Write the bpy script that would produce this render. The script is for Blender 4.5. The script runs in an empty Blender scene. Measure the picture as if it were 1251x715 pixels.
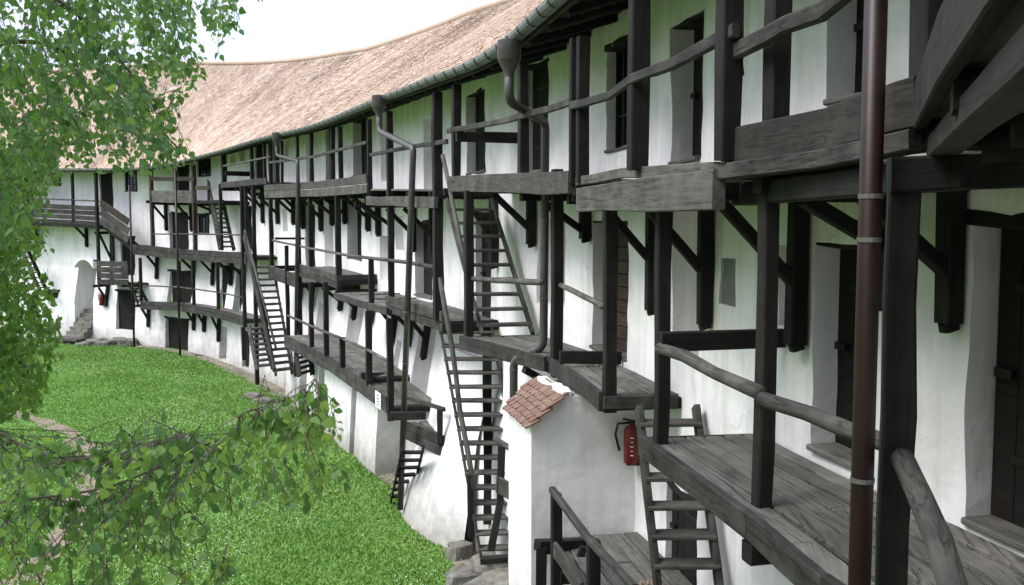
import bpy, math, random
import numpy as np
from mathutils import Vector, Matrix, noise as mnoise

random.seed(11)
rng = np.random.default_rng(11)
SC = bpy.context.scene
COL = SC.collection

# ------------------------------------------------------------------ camera, sky, sun, exposure
FPX, CX, CY, HOR, EYE = 1150.0, 625.5, 357.5, 270.0, 6.8
PITCH = math.atan((CY - HOR) / FPX)
cam = bpy.data.cameras.new('camera')
cam.sensor_width = 36.0
cam.lens = 36.0 * FPX / 1251.0
cam.clip_start = 0.05
cam.clip_end = 2000
camo = bpy.data.objects.new('camera', cam)
COL.objects.link(camo)
camo.location = (0, 0, EYE)
camo.rotation_euler = (math.pi / 2 - PITCH, 0, 0)
SC.camera = camo

SUN_DIR = Vector((-0.74, -0.30, 0.92)).normalized()
world = bpy.data.worlds.new('World')
SC.world = world
world.use_nodes = True
wn = world.node_tree
wn.nodes.clear()
sky = wn.nodes.new('ShaderNodeTexSky')
sky.sky_type = 'NISHITA'
sky.sun_disc = False
sky.sun_elevation = math.asin(SUN_DIR.z)
sky.sun_rotation = math.atan2(SUN_DIR.x, SUN_DIR.y)
sky.air_density = 1.0
sky.dust_density = 6.0
sky.ozone_density = 0.6
hsv = wn.nodes.new('ShaderNodeHueSaturation')
hsv.inputs['Saturation'].default_value = 0.30
bg = wn.nodes.new('ShaderNodeBackground')
bg.inputs['Strength'].default_value = 0.15
wo = wn.nodes.new('ShaderNodeOutputWorld')
wn.links.new(sky.outputs[0], hsv.inputs['Color'])
# thin even cloud cover over the clear sky
cloud = wn.nodes.new('ShaderNodeMix')
cloud.data_type = 'RGBA'
cloud.inputs[0].default_value = 0.8
# standard overcast sky: three times brighter overhead than at the horizon
wtc = wn.nodes.new('ShaderNodeTexCoord')
wsx = wn.nodes.new('ShaderNodeSeparateXYZ')
wmr = wn.nodes.new('ShaderNodeMapRange')
wmr.inputs[1].default_value = 0.0; wmr.inputs[2].default_value = 1.0
wmr.inputs[3].default_value = 1 / 3; wmr.inputs[4].default_value = 1.0
wvm = wn.nodes.new('ShaderNodeVectorMath'); wvm.operation = 'SCALE'
wvm.inputs[0].default_value = (6.9, 7.8, 9.6)
wn.links.new(wtc.outputs['Generated'], wsx.inputs[0])
wn.links.new(wsx.outputs['Z'], wmr.inputs[0])
wn.links.new(wmr.outputs[0], wvm.inputs['Scale'])
wn.links.new(wvm.outputs[0], cloud.inputs[7])
wn.links.new(hsv.outputs[0], cloud.inputs[6])
wn.links.new(cloud.outputs[2], bg.inputs['Color'])
wn.links.new(bg.outputs[0], wo.inputs['Surface'])

sl = bpy.data.lights.new('sun', 'SUN')
sl.energy = 1.5
sl.angle = math.radians(26)
sl.color = (1.0, 0.97, 0.93)
so = bpy.data.objects.new('sun', sl)
COL.objects.link(so)
so.rotation_euler = SUN_DIR.to_track_quat('Z', 'Y').to_euler()

SC.view_settings.view_transform = 'Standard'
SC.view_settings.look = 'None'
SC.view_settings.exposure = 1.2
SC.view_settings.gamma = 1.0
SC.cycles.max_bounces = 8
SC.cycles.diffuse_bounces = 4
SC.cycles.transparent_max_bounces = 4

# ------------------------------------------------------------------ plan of the ring wall (metres, seen from above)
CTRL = np.array([(-22, -23), (-15, -18.5), (-9, -13.6), (-4.6, -9), (-1.5, -5.6), (.6, -2.5), (1.35, -.5), (2.1, 1.5), (2.8, 3.4), (3.2, 4.7), (3.13, 5.75), (2.77, 7), (2.44, 8.6),
                 (2.14, 10.6), (1.58, 13.5), (.82, 16), (-.2, 18.8), (-1.35, 22), (-2.9, 26), (-5.1, 31), (-8.4, 36.8),
                 (-12.6, 43), (-17, 47.5), (-23, 51), (-30, 53.5), (-38, 55.5)], float)


def spline(C, n=60):
    P = np.vstack([2 * C[0] - C[1], C, 2 * C[-1] - C[-2]])
    out = []
    for i in range(1, len(P) - 2):
        p0, p1, p2, p3 = P[i - 1:i + 3]
        for t in np.linspace(0, 1, n, endpoint=False):
            out.append(.5 * (2 * p1 + (-p0 + p2) * t + (2 * p0 - 5 * p1 + 4 * p2 - p3) * t * t + (-p0 + 3 * p1 - 3 * p2 + p3) * t ** 3))
    out.append(C[-1])
    return np.array(out)


Q = spline(CTRL)
TAN = np.gradient(Q, axis=0)
TAN /= np.hypot(*TAN.T)[:, None]
NOR = np.c_[-TAN[:, 1], TAN[:, 0]]          # towards the courtyard
SS = np.r_[0, np.cumsum(np.hypot(*np.diff(Q, axis=0).T))]
SMAX = SS[-1]
SO = float(SS[5 * 60])          # arc length up to the photographer's place
_c, _s = math.cos(PITCH), math.sin(PITCH)


def ray(px, py):
    u = (px - CX) / FPX
    v = -(py - CY) / FPX
    return np.array([u, _c + v * _s, -_s + v * _c])


def plan(s, d):
    x = np.interp(s, SS, Q[:, 0]) + d * np.interp(s, SS, NOR[:, 0])
    y = np.interp(s, SS, Q[:, 1]) + d * np.interp(s, SS, NOR[:, 1])
    return x, y


def W(s, d, z):
    x, y = plan(s, d)
    return Vector((float(x), float(y), float(z)))


def tangent(s):
    return Vector((float(np.interp(s, SS, TAN[:, 0])), float(np.interp(s, SS, TAN[:, 1])), 0)).normalized()


def normal(s):
    t = tangent(s)
    return Vector((-t.y, t.x, 0))


def near_s(p):
    return float(SS[((Q - np.array([p[0], p[1]])) ** 2).sum(1).argmin()])


def offs(p):
    i = ((Q - np.array([p[0], p[1]])) ** 2).sum(1).argmin()
    return float((np.array([p[0], p[1]]) - Q[i]) @ NOR[i])


def at_d(px, py, d):
    """sight line to a measured feature, met with the line that runs d metres in front of the wall -> (s, z)"""
    r = ray(px, py)
    C = Q + d * NOR
    g = r[0] * C[:, 1] - r[1] * C[:, 0]
    best = None
    for i in np.nonzero(np.sign(g[:-1]) != np.sign(g[1:]))[0]:
        w = g[i] / (g[i] - g[i + 1])
        p = C[i] * (1 - w) + C[i + 1] * w
        t = (p @ r[:2]) / (r[:2] @ r[:2])
        if t > 4.0 and (best is None or t < best[0]):
            best = (t, SS[i] * (1 - w) + SS[i + 1] * w)
    if best is None:
        raise ValueError('no hit %s %s %s' % (px, py, d))
    return best[1], EYE + r[2] * best[0]


def D(px, py, d):
    s, z = at_d(px, py, d)
    return W(s, d, z)


def PZ(px, py, z):
    r = ray(px, py)
    t = (z - EYE) / r[2]
    return Vector((r[0] * t, r[1] * t, z))


def AT(px, py, y):
    r = ray(px, py)
    t = y / r[1]
    return Vector((r[0] * t, y, EYE + r[2] * t))


def zat(p, py):
    k = -(py - CY) / FPX
    y = p[1]
    return EYE + y * (k * _c - _s) / (_c + k * _s)


def batter(z, s=1e3):
    return float(np.interp(z, [-1, 0, 2.5, 4.4, 12], [.55, .48, .33, 0, 0]) * np.interp(s, [SO + 15.5, SO + 19], [0, 1]))


# ------------------------------------------------------------------ object helpers
WM = {}


def tag(o, label=None, cat=None, group=None, kind=None):
    if label: o['label'] = label
    if cat: o['category'] = cat
    if group: o['group'] = group
    if kind: o['kind'] = kind
    return o


def empty(name, loc, label, cat, group=None):
    o = bpy.data.objects.new(name, None)
    o.empty_display_size = .2
    COL.objects.link(o)
    o.location = loc
    WM[o.name] = Matrix.Translation(loc)
    return tag(o, label, cat, group)


def link(name, mesh, M=None, parent=None, mat=None):
    o = bpy.data.objects.new(name, mesh)
    COL.objects.link(o)
    M = M or Matrix.Identity(4)
    WM[o.name] = M
    o.matrix_basis = M
    if parent is not None:
        o.parent = parent
        o.matrix_parent_inverse = WM[parent.name].inverted()
    if mat is not None and not mesh.materials:
        mesh.materials.append(mat)
    return o


def mesh_of(name, v, f, smooth=False):
    m = bpy.data.meshes.new(name)
    m.from_pydata([tuple(a) for a in v], [], f)
    if smooth:
        m.polygons.foreach_set('use_smooth', [True] * len(m.polygons))
    m.update()
    return m


def np_mesh(name, V, F):
    """many quads / tris from numpy arrays"""
    m = bpy.data.meshes.new(name)
    V = np.asarray(V, np.float32)
    F = np.asarray(F, np.int32)
    k = F.shape[1]
    m.vertices.add(len(V)); m.vertices.foreach_set('co', V.ravel())
    m.loops.add(F.size); m.loops.foreach_set('vertex_index', F.ravel())
    m.polygons.add(len(F))
    m.polygons.foreach_set('loop_start', np.arange(0, F.size, k, dtype=np.int32))
    m.polygons.foreach_set('loop_total', np.full(len(F), k, np.int32))
    m.update(calc_edges=True)
    m.validate()
    return m


def rect(w, h, c=.012):
    a, b = w / 2, h / 2
    c = min(c, a * .45, b * .45)
    return [(a, b - c), (a - c, b), (-a + c, b), (-a, b - c), (-a, -b + c), (-a + c, -b), (a - c, -b), (a, -b + c)]


def circ(r, n=10):
    return [(r * math.cos(2 * math.pi * k / n), r * math.sin(2 * math.pi * k / n)) for k in range(n)]


Z = Vector((0, 0, 1))


def resample(pts, step):
    out = [Vector(pts[0])]
    for a, b in zip(pts[:-1], pts[1:]):
        a, b = Vector(a), Vector(b)
        n = max(1, int(round((b - a).length / step)))
        for k in range(1, n + 1):
            out.append(a.lerp(b, k / n))
    return out


def sweep(name, pts, prof, mat, parent=None, up=None, smooth=False, jit=0.0, scales=None, step=None):
    pts = [Vector(p) for p in pts]
    if step:
        pts = resample(pts, step)
    ax = (pts[-1] - pts[0]).normalized()
    u = Vector(up) if up is not None else (Z if abs(ax.z) < .9 else Vector((0, 1, 0)))
    side = u.cross(ax).normalized()
    upv = ax.cross(side).normalized()
    M = Matrix(((ax.x, side.x, upv.x, pts[0].x), (ax.y, side.y, upv.y, pts[0].y), (ax.z, side.z, upv.z, pts[0].z), (0, 0, 0, 1)))
    Mi = M.inverted()
    v, f = [], []
    n = len(prof)
    for i, p in enumerate(pts):
        t = (pts[min(i + 1, len(pts) - 1)] - pts[max(i - 1, 0)]).normalized()
        sd = u.cross(t).normalized()
        uu = t.cross(sd).normalized()
        sc = scales[i] if scales else 1.0
        jx = jy = 0
        if jit:
            sc *= 1 + random.uniform(-1, 1) * jit * 2.2
            jx, jy = random.uniform(-jit, jit) * .3, random.uniform(-jit, jit) * .3
        for (a, b) in prof:
            v.append(Mi @ (p + sd * (a * sc + jx) + uu * (b * sc + jy)))
    for i in range(len(pts) - 1):
        for k in range(n):
            a, b = i * n + k, i * n + (k + 1) % n
            f.append((a, b, b + n, a + n))
    f.append(tuple(range(n))[::-1])
    f.append(tuple(range((len(pts) - 1) * n, len(pts) * n)))
    m = mesh_of(name, v, f, smooth)
    return link(name, m, M, parent, mat)


def beam(name, p0, p1, w, h, mat, parent, up=None, jit=.05, step=.9):
    return sweep(name, [p0, p1], rect(w, h), mat, parent, up=up, jit=jit, step=step)


def box_mesh(name, lo, hi):
    (x0, y0, z0), (x1, y1, z1) = lo, hi
    v = [(x0, y0, z0), (x1, y0, z0), (x1, y1, z0), (x0, y1, z0), (x0, y0, z1), (x1, y0, z1), (x1, y1, z1), (x0, y1, z1)]
    f = [(0, 3, 2, 1), (4, 5, 6, 7), (0, 1, 5, 4), (1, 2, 6, 5), (2, 3, 7, 6), (3, 0, 4, 7)]
    return mesh_of(name, v, f)


def frame_at(o, x, z):
    x = x.normalized(); y = z.cross(x).normalized(); z = x.cross(y)
    return Matrix(((x.x, y.x, z.x, o.x), (x.y, y.y, z.y, o.y), (x.z, y.z, z.z, o.z), (0, 0, 0, 1)))


# ------------------------------------------------------------------ materials
def newmat(name):
    m = bpy.data.materials.new(name)
    m.use_nodes = True
    nt = m.node_tree
    b = nt.nodes['Principled BSDF']
    return m, nt, b


def N(nt, t, **kw):
    n = nt.nodes.new(t)
    for k, v in kw.items():
        if k in n.inputs: n.inputs[k].default_value = v
        else: setattr(n, k, v)
    return n


def ramp(nt, stops):
    r = nt.nodes.new('ShaderNodeValToRGB')
    e = r.color_ramp.elements
    while len(e) < len(stops): e.new(.5)
    for el, (p, c) in zip(e, stops):
        el.position = p
        el.color = (*c, 1) if len(c) == 3 else c
    return r


def mixc(nt, fac, a, b, mode='MIX'):
    m = nt.nodes.new('ShaderNodeMix')
    m.data_type = 'RGBA'
    m.blend_type = mode
    for sock, val in ((m.inputs[0], fac), (m.inputs[6], a), (m.inputs[7], b)):
        if hasattr(val, 'is_linked') or hasattr(val, 'links'): nt.links.new(val, sock)
        elif isinstance(val, (int, float)): sock.default_value = val
        else: sock.default_value = (*val, 1)
    return m.outputs[2]


def wood(name, dark, light, rough=.8, grain=22, bump=.25, spec=.3, weather=None, wamt=.5):
    m, nt, b = newmat(name)
    tc = N(nt, 'ShaderNodeTexCoord')
    oi = N(nt, 'ShaderNodeObjectInfo')
    mul = N(nt, 'ShaderNodeVectorMath', operation='SCALE')
    mul.inputs[0].default_value = (37, 17, 29)
    nt.links.new(oi.outputs['Random'], mul.inputs['Scale'])
    add = N(nt, 'ShaderNodeVectorMath', operation='ADD')
    nt.links.new(tc.outputs['Object'], add.inputs[0])
    nt.links.new(mul.outputs[0], add.inputs[1])
    mp = N(nt, 'ShaderNodeMapping')
    mp.inputs['Scale'].default_value = (.9, grain, grain)
    nt.links.new(add.outputs[0], mp.inputs[0])
    n1 = N(nt, 'ShaderNodeTexNoise', Scale=1.6, Detail=6.0, Roughness=.65, Distortion=.5)
    nt.links.new(mp.outputs[0], n1.inputs['Vector'])
    n2 = N(nt, 'ShaderNodeTexNoise', Scale=2.6, Detail=5.0, Roughness=.6)
    nt.links.new(add.outputs[0], n2.inputs['Vector'])
    r1 = ramp(nt, [(.3, dark), (.72, light)])
    nt.links.new(n1.outputs[0], r1.inputs[0])
    col = r1.outputs[0]
    if weather:
        rw = ramp(nt, [(.42, (0, 0, 0)), (.7, (wamt, wamt, wamt))])
        nt.links.new(n2.outputs[0], rw.inputs[0])
        col = mixc(nt, rw.outputs[0], col, weather)
    mp3 = N(nt, 'ShaderNodeMapping')
    mp3.inputs['Scale'].default_value = (.45, grain * .55, grain * .55)
    nt.links.new(add.outputs[0], mp3.inputs[0])
    n3 = N(nt, 'ShaderNodeTexNoise', Scale=1.0, Detail=3.0, Roughness=.5, Distortion=.15)
    nt.links.new(mp3.outputs[0], n3.inputs['Vector'])
    r3 = ramp(nt, [(.482, (1, 1, 1)), (.5, (.25, .25, .25)), (.518, (1, 1, 1))])
    nt.links.new(n3.outputs[0], r3.inputs[0])
    col = mixc(nt, 1.0, col, r3.outputs[0], 'MULTIPLY')
    rv = N(nt, 'ShaderNodeMapRange')
    rv.inputs[3].default_value = .72; rv.inputs[4].default_value = 1.25
    nt.links.new(oi.outputs['Random'], rv.inputs[0])
    hs = N(nt, 'ShaderNodeHueSaturation')
    nt.links.new(rv.outputs[0], hs.inputs['Value'])
    nt.links.new(col, hs.inputs['Color'])
    nt.links.new(hs.outputs[0], b.inputs['Base Color'])
    b.inputs['Roughness'].default_value = rough
    b.inputs['Specular IOR Level'].default_value = spec
    bp = N(nt, 'ShaderNodeBump', Strength=bump, Distance=.012)
    nt.links.new(n1.outputs[0], bp.inputs['Height'])
    nt.links.new(bp.outputs[0], b.inputs['Normal'])
    return m


MD = wood('wood_dark', (.0028, .0024, .0021), (.0135, .0115, .010), weather=(.036, .032, .028), wamt=.42, grain=30, bump=.4)
MG = wood('wood_grey', (.028, .026, .023), (.095, .089, .080), weather=(.155, .143, .126), wamt=.6)
MKB = wood('wood_kerb', (.010, .0095, .0088), (.042, .039, .0355), weather=(.10, .092, .081), wamt=.6)
MP = wood('wood_plank', (.055, .052, .046), (.15, .142, .127), weather=(.22, .205, .18), wamt=.5)
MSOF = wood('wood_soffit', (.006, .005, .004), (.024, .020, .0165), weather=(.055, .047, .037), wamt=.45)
MSOF2 = wood('wood_kerb_shade', (.009, .0082, .0072), (.034, .031, .027), weather=(.075, .067, .056), wamt=.5)  # kerb wood darkened, shade put into the colour of one top gallery
MB = wood('wood_brown', (.012, .008, .006), (.05, .033, .024), weather=(.08, .06, .045), wamt=.4)
MDOOR = wood('wood_door', (.003, .0022, .002), (.011, .008, .006), weather=(.022, .016, .012), wamt=.35)
MDOOR2 = wood('wood_door_brown', (.022, .013, .009), (.08, .05, .032), weather=(.11, .075, .055), wamt=.4)


def plaster():
    m, nt, b = newmat('white_plaster')
    g = N(nt, 'ShaderNodeNewGeometry')
    sx = N(nt, 'ShaderNodeSeparateXYZ')
    nt.links.new(g.outputs['Position'], sx.inputs[0])
    n1 = N(nt, 'ShaderNodeTexNoise', Scale=.7, Detail=6.0, Roughness=.6)
    nt.links.new(g.outputs['Position'], n1.inputs['Vector'])
    r1 = ramp(nt, [(.3, (.60, .575, .58)), (.5, (.785, .758, .772)), (.66, (.845, .815, .832))])
    nt.links.new(n1.outputs[0], r1.inputs[0])
    # streaks running down the wall
    mp = N(nt, 'ShaderNodeMapping'); mp.inputs['Scale'].default_value = (2.2, 2.2, .22)
    nt.links.new(g.outputs['Position'], mp.inputs[0])
    n2 = N(nt, 'ShaderNodeTexNoise', Scale=2.0, Detail=5.0, Roughness=.65)
    nt.links.new(mp.outputs[0], n2.inputs['Vector'])
    r2 = ramp(nt, [(.47, (0, 0, 0)), (.74, (.7, .7, .7))])
    nt.links.new(n2.outputs[0], r2.inputs[0])
    c1 = mixc(nt, r2.outputs[0], r1.outputs[0], (.55, .53, .48))
    # rising damp and mud at the foot
    n3 = N(nt, 'ShaderNodeTexNoise', Scale=2.4, Detail=6.0, Roughness=.7)
    nt.links.new(g.outputs['Position'], n3.inputs['Vector'])
    ma = N(nt, 'ShaderNodeMath', operation='MULTIPLY_ADD')
    nt.links.new(n3.outputs[0], ma.inputs[0]); ma.inputs[1].default_value = -1.9
    nt.links.new(sx.outputs['Z'], ma.inputs[2])
    r3 = ramp(nt, [(0, (.85, .85, .85)), (.75, (0, 0, 0))])
    mr = N(nt, 'ShaderNodeMapRange'); mr.inputs[1].default_value = -.9; mr.inputs[2].default_value = 1.25
    nt.links.new(ma.outputs[0], mr.inputs[0])
    nt.links.new(mr.outputs[0], r3.inputs[0])
    c2 = mixc(nt, r3.outputs[0], c1, (.22, .205, .17))
    # small spalls
    n4 = N(nt, 'ShaderNodeTexNoise', Scale=6.5, Detail=3.0, Roughness=.5)
    nt.links.new(g.outputs['Position'], n4.inputs['Vector'])
    r4 = ramp(nt, [(.70, (0, 0, 0)), (.76, (.45, .45, .45))])
    nt.links.new(n4.outputs[0], r4.inputs[0])
    c3 = mixc(nt, r4.outputs[0], c2, (.5, .48, .43))
    # hair cracks in a few patches
    vo = N(nt, 'ShaderNodeTexVoronoi', feature='DISTANCE_TO_EDGE', Scale=.9)
    ndist = N(nt, 'ShaderNodeTexNoise', Scale=3.0, Detail=4.0)
    nt.links.new(g.outputs['Position'], ndist.inputs['Vector'])
    vm = N(nt, 'ShaderNodeMix', data_type='VECTOR')
    vm.inputs[0].default_value = .35
    nt.links.new(g.outputs['Position'], vm.inputs[4]); nt.links.new(ndist.outputs['Color'], vm.inputs[5])
    nt.links.new(vm.outputs[1], vo.inputs['Vector'])
    rc = ramp(nt, [(0, (1, 1, 1)), (.007, (0, 0, 0))])
    nt.links.new(vo.outputs['Distance'], rc.inputs[0])
    rm = ramp(nt, [(.56, (0, 0, 0)), (.62, (.55, .55, .55))])
    nt.links.new(n1.outputs[0], rm.inputs[0])
    cf = N(nt, 'ShaderNodeMath', operation='MULTIPLY')
    nt.links.new(rc.outputs[0], cf.inputs[0]); nt.links.new(rm.outputs[0], cf.inputs[1])
    c4 = mixc(nt, cf.outputs[0], c3, (.25, .23, .2))
    nt.links.new(c4, b.inputs['Base Color'])
    b.inputs['Roughness'].default_value = .92
    b.inputs['Specular IOR Level'].default_value = .15
    n5 = N(nt, 'ShaderNodeTexNoise', Scale=45.0, Detail=4.0)
    nt.links.new(g.outputs['Position'], n5.inputs['Vector'])
    n6 = N(nt, 'ShaderNodeTexNoise', Scale=4.5, Detail=3.0)
    nt.links.new(g.outputs['Position'], n6.inputs['Vector'])
    b1 = N(nt, 'ShaderNodeBump', Strength=.35, Distance=.006)
    nt.links.new(n5.outputs[0], b1.inputs['Height'])
    b2 = N(nt, 'ShaderNodeBump', Strength=.6, Distance=.03)
    nt.links.new(n6.outputs[0], b2.inputs['Height'])
    nt.links.new(b1.outputs[0], b2.inputs['Normal'])
    nt.links.new(b2.outputs[0], b.inputs['Normal'])
    return m


MPL = plaster()


def simple(name, col, rough=.6, metal=0.0, var=.25, scale=9.0, bump=.1, spec=.4):
    m, nt, b = newmat(name)
    tc = N(nt, 'ShaderNodeNewGeometry')
    n1 = N(nt, 'ShaderNodeTexNoise', Scale=scale, Detail=5.0, Roughness=.6)
    nt.links.new(tc.outputs['Position'], n1.inputs['Vector'])
    lo = tuple(c * (1 - var) for c in col); hi = tuple(min(1, c * (1 + var)) for c in col)
    r = ramp(nt, [(.32, lo), (.68, hi)])
    nt.links.new(n1.outputs[0], r.inputs[0])
    nt.links.new(r.outputs[0], b.inputs['Base Color'])
    b.inputs['Roughness'].default_value = rough
    b.inputs['Metallic'].default_value = metal
    b.inputs['Specular IOR Level'].default_value = spec
    bp = N(nt, 'ShaderNodeBump', Strength=bump, Distance=.02)
    nt.links.new(n1.outputs[0], bp.inputs['Height'])
    nt.links.new(bp.outputs[0], b.inputs['Normal'])
    return m


MGUT = simple('zinc_gutter', (.17, .18, .19), .5, 0, .2)
MPIPE = simple('brown_pipe', (.019, .008, .0065), .45, 0, .25, 6, .05, .35)
MPIPEG = simple('dark_grey_pipe', (.055, .05, .048), .42, .1, .25, 6, .05, .5)
MCOL = simple('zinc_collar', (.13, .12, .115), .5, .3)
MRED = simple('red_enamel', (.15, .008, .008), .45, 0, .12, 5, .02, .5)
MBLK = simple('black_rubber', (.015, .015, .015), .55)
MWHT = simple('white_card', (.8, .8, .78), .6, 0, .04)
MINK = simple('black_ink', (.03, .03, .03), .7)
MGLASS = simple('dark_glass', (.012, .014, .015), .12, 0, .3, 3, .02, .5)
MPANEL = simple('grey_shutter', (.16, .16, .16), .8, 0, .15, 6)
MSTONE = simple('grey_stone', (.15, .14, .12), .92, 0, .4, 5, .6, .2)
MIRON = simple('iron', (.02, .018, .016), .55, .5)


def island_mat(name, cols, rough, lich=None, spec=.25, lichs=(.55, .62), trans=0.0, lscale=1.2, band=None):
    m, nt, b = newmat(name)
    g = N(nt, 'ShaderNodeNewGeometry')
    r = ramp(nt, [(k / max(1, len(cols) - 1), c) for k, c in enumerate(cols)])
    nt.links.new(g.outputs['Random Per Island'], r.inputs[0])
    col = r.outputs[0]
    if lich:
        n1 = N(nt, 'ShaderNodeTexNoise', Scale=lscale, Detail=8.0, Roughness=.72)
        nt.links.new(g.outputs['Position'], n1.inputs['Vector'])
        rl = ramp(nt, [(lichs[0], (0, 0, 0)), (lichs[1], (.75, .75, .75))])
        nt.links.new(n1.outputs[0], rl.inputs[0])
        col = mixc(nt, rl.outputs[0], col, lich)
    if band:
        at_ = N(nt, 'ShaderNodeAttribute', attribute_name='along')
        nb_ = N(nt, 'ShaderNodeTexNoise', noise_dimensions='2D', Scale=1.0, Detail=5.0, Roughness=.6)
        nt.links.new(at_.outputs['Vector'], nb_.inputs['Vector'])
        rb_ = ramp(nt, [(.3, (.70, .66, .63)), (.5, (.95, .94, .93)), (.7, (1.15, 1.15, 1.15))])
        nt.links.new(nb_.outputs[0], rb_.inputs[0])
        col = mixc(nt, 1.0, col, rb_.outputs[0], 'MULTIPLY')
    nt.links.new(col, b.inputs['Base Color'])
    b.inputs['Roughness'].default_value = rough
    b.inputs['Specular IOR Level'].default_value = spec
    if trans:
        out = [n for n in nt.nodes if n.type == 'OUTPUT_MATERIAL'][0]
        tr = N(nt, 'ShaderNodeBsdfTranslucent')
        hs = N(nt, 'ShaderNodeHueSaturation'); hs.inputs['Saturation'].default_value = 1.15; hs.inputs['Value'].default_value = 1.5
        hs.inputs['Hue'].default_value = .485
        nt.links.new(col, hs.inputs['Color'])
        nt.links.new(hs.outputs[0], tr.inputs['Color'])
        mx = N(nt, 'ShaderNodeMixShader'); mx.inputs[0].default_value = trans
        nt.links.new(b.outputs[0], mx.inputs[1]); nt.links.new(tr.outputs[0], mx.inputs[2])
        nt.links.new(mx.outputs[0], out.inputs['Surface'])
    return m


MTILE = island_mat('roof_tile', [(.31, .215, .165), (.41, .30, .24), (.36, .255, .20), (.45, .345, .285), (.28, .19, .145), (.40, .29, .235)], .9, band=True,
                   lich=(.56, .50, .44), lichs=(.5, .8), lscale=2.2)
MTILE2 = island_mat('coping_tile', [(.12, .065, .048), (.22, .135, .105), (.165, .095, .072), (.28, .19, .155)], .85, lich=(.36, .30, .24), lichs=(.5, .75), lscale=5)
MLEAF = island_mat('birch_leaf', [(.085, .18, .055), (.145, .28, .07), (.11, .23, .085), (.22, .36, .09), (.09, .195, .07), (.165, .30, .075)], .30, trans=.48, spec=.5)
MLEAF2 = island_mat('bright_leaf', [(.08, .17, .04), (.14, .265, .06), (.10, .215, .05), (.19, .32, .07), (.065, .145, .035)], .45, trans=.42)
MGRASS = island_mat('grass_blade', [(.095, .205, .038), (.15, .285, .058), (.12, .245, .05), (.20, .335, .082), (.085, .185, .04), (.18, .30, .075)], .6, trans=.15)
MFLOW = simple('clover_flower', (.75, .76, .7), .7, 0, .05)
MBARK = simple('birch_bark', (.10, .078, .062), .8, 0, .5, 12, .4)
MGRAV = island_mat('gravel', [(.22, .17, .12), (.30, .24, .17), (.15, .11, .08), (.36, .30, .24)], .95)


def ground_mat():
    m, nt, b = newmat('lawn')
    g = N(nt, 'ShaderNodeNewGeometry')
    n1 = N(nt, 'ShaderNodeTexNoise', Scale=.35, Detail=6.0, Roughness=.65)
    nt.links.new(g.outputs['Position'], n1.inputs['Vector'])
    r1 = ramp(nt, [(.3, (.07, .16, .028)), (.5, (.115, .225, .042)), (.62, (.15, .26, .058)), (.76, (.185, .25, .075))])
    nt.links.new(n1.outputs[0], r1.inputs[0])
    n2 = N(nt, 'ShaderNodeTexNoise', Scale=9.0, Detail=8.0, Roughness=.75)
    nt.links.new(g.outputs['Position'], n2.inputs['Vector'])
    r2 = ramp(nt, [(.3, (.5, .5, .5)), (.7, (1.35, 1.35, 1.35))])
    nt.links.new(n2.outputs[0], r2.inputs[0])
    c = mixc(nt, 1.0, r1.outputs[0], r2.outputs[0], 'MULTIPLY')
    nt.links.new(c, b.inputs['Base Color'])
    b.inputs['Roughness'].default_value = .95
    b.inputs['Specular IOR Level'].default_value = .1
    bp = N(nt, 'ShaderNodeBump', Strength=.8, Distance=.08)
    nt.links.new(n2.outputs[0], bp.inputs['Height'])
    nt.links.new(bp.outputs[0], b.inputs['Normal'])
    return m


MLAWN = ground_mat()
MPATH = simple('path_gravel', (.19, .155, .115), .95, 0, .5, 14, .8, .1)
MDIRT = simple('bare_earth', (.20, .175, .14), .95, 0, .5, 6, .9, .1)


# ------------------------------------------------------------------ ground
def gz(x, y):
    x = np.asarray(x, float); y = np.asarray(y, float)
    return np.clip((y - 33) / 12, 0, 1) * .35 + .05 * np.sin(x * .35 + .7) * np.sin(y * .28)


gx = np.unique(np.r_[np.linspace(-900, -60, 12), np.linspace(-60, 15, 76), np.linspace(15, 900, 12)])
gy = np.unique(np.r_[np.linspace(-500, -5, 10), np.linspace(-5, 62, 68), np.linspace(62, 1200, 14)])
GX, GY = np.meshgrid(gx, gy, indexing='ij')
V = np.c_[GX.ravel(), GY.ravel(), gz(GX, GY).ravel()]
a = np.arange(len(gx) * len(gy)).reshape(len(gx), len(gy))
Fq = np.c_[a[:-1, :-1].ravel(), a[1:, :-1].ravel(), a[1:, 1:].ravel(), a[:-1, 1:].ravel()]
tag(link('ground', np_mesh('ground', V, Fq), None, None, MLAWN), 'green lawn of the courtyard sprinkled with white clover', 'lawn', kind='structure')


def strip(name, cl, width, lift, mat, label, cat, wob=.15):
    cl = resample([Vector((x, y, 0)) for x, y in cl], .5)
    v, f = [], []
    for i, p in enumerate(cl):
        t = (cl[min(i + 1, len(cl) - 1)] - cl[max(i - 1, 0)]).normalized()
        n = Vector((-t.y, t.x, 0))
        for k in range(5):
            q = p + n * ((k / 4 - .5) * width + (mnoise.noise((p.x * .9, p.y * .9, k * 3.1)) * wob))
            v.append((q.x, q.y, float(gz(q.x, q.y)) + lift + .02 * mnoise.noise((q.x * 3, q.y * 3, 1))))
    for i in range(len(cl) - 1):
        for k in range(4):
            f.append((i * 5 + k, (i + 1) * 5 + k, (i + 1) * 5 + k + 1, i * 5 + k + 1))
    return tag(link(name, mesh_of(name, v, f, True), None, None, mat), label, cat, kind='structure')


PATHC = spline(np.array([(-30, 38.5), (-23, 36.2), (-17.5, 32.8), (-13.4, 28.6), (-11, 24), (-9.6, 19.5), (-8.9, 15), (-8.6, 9), (-9, 2)], float), 10)
strip('path', [tuple(p) for p in PATHC], .58, .03, MPATH, 'curved gravel path across the lawn behind the branches', 'path', .3)
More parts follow.
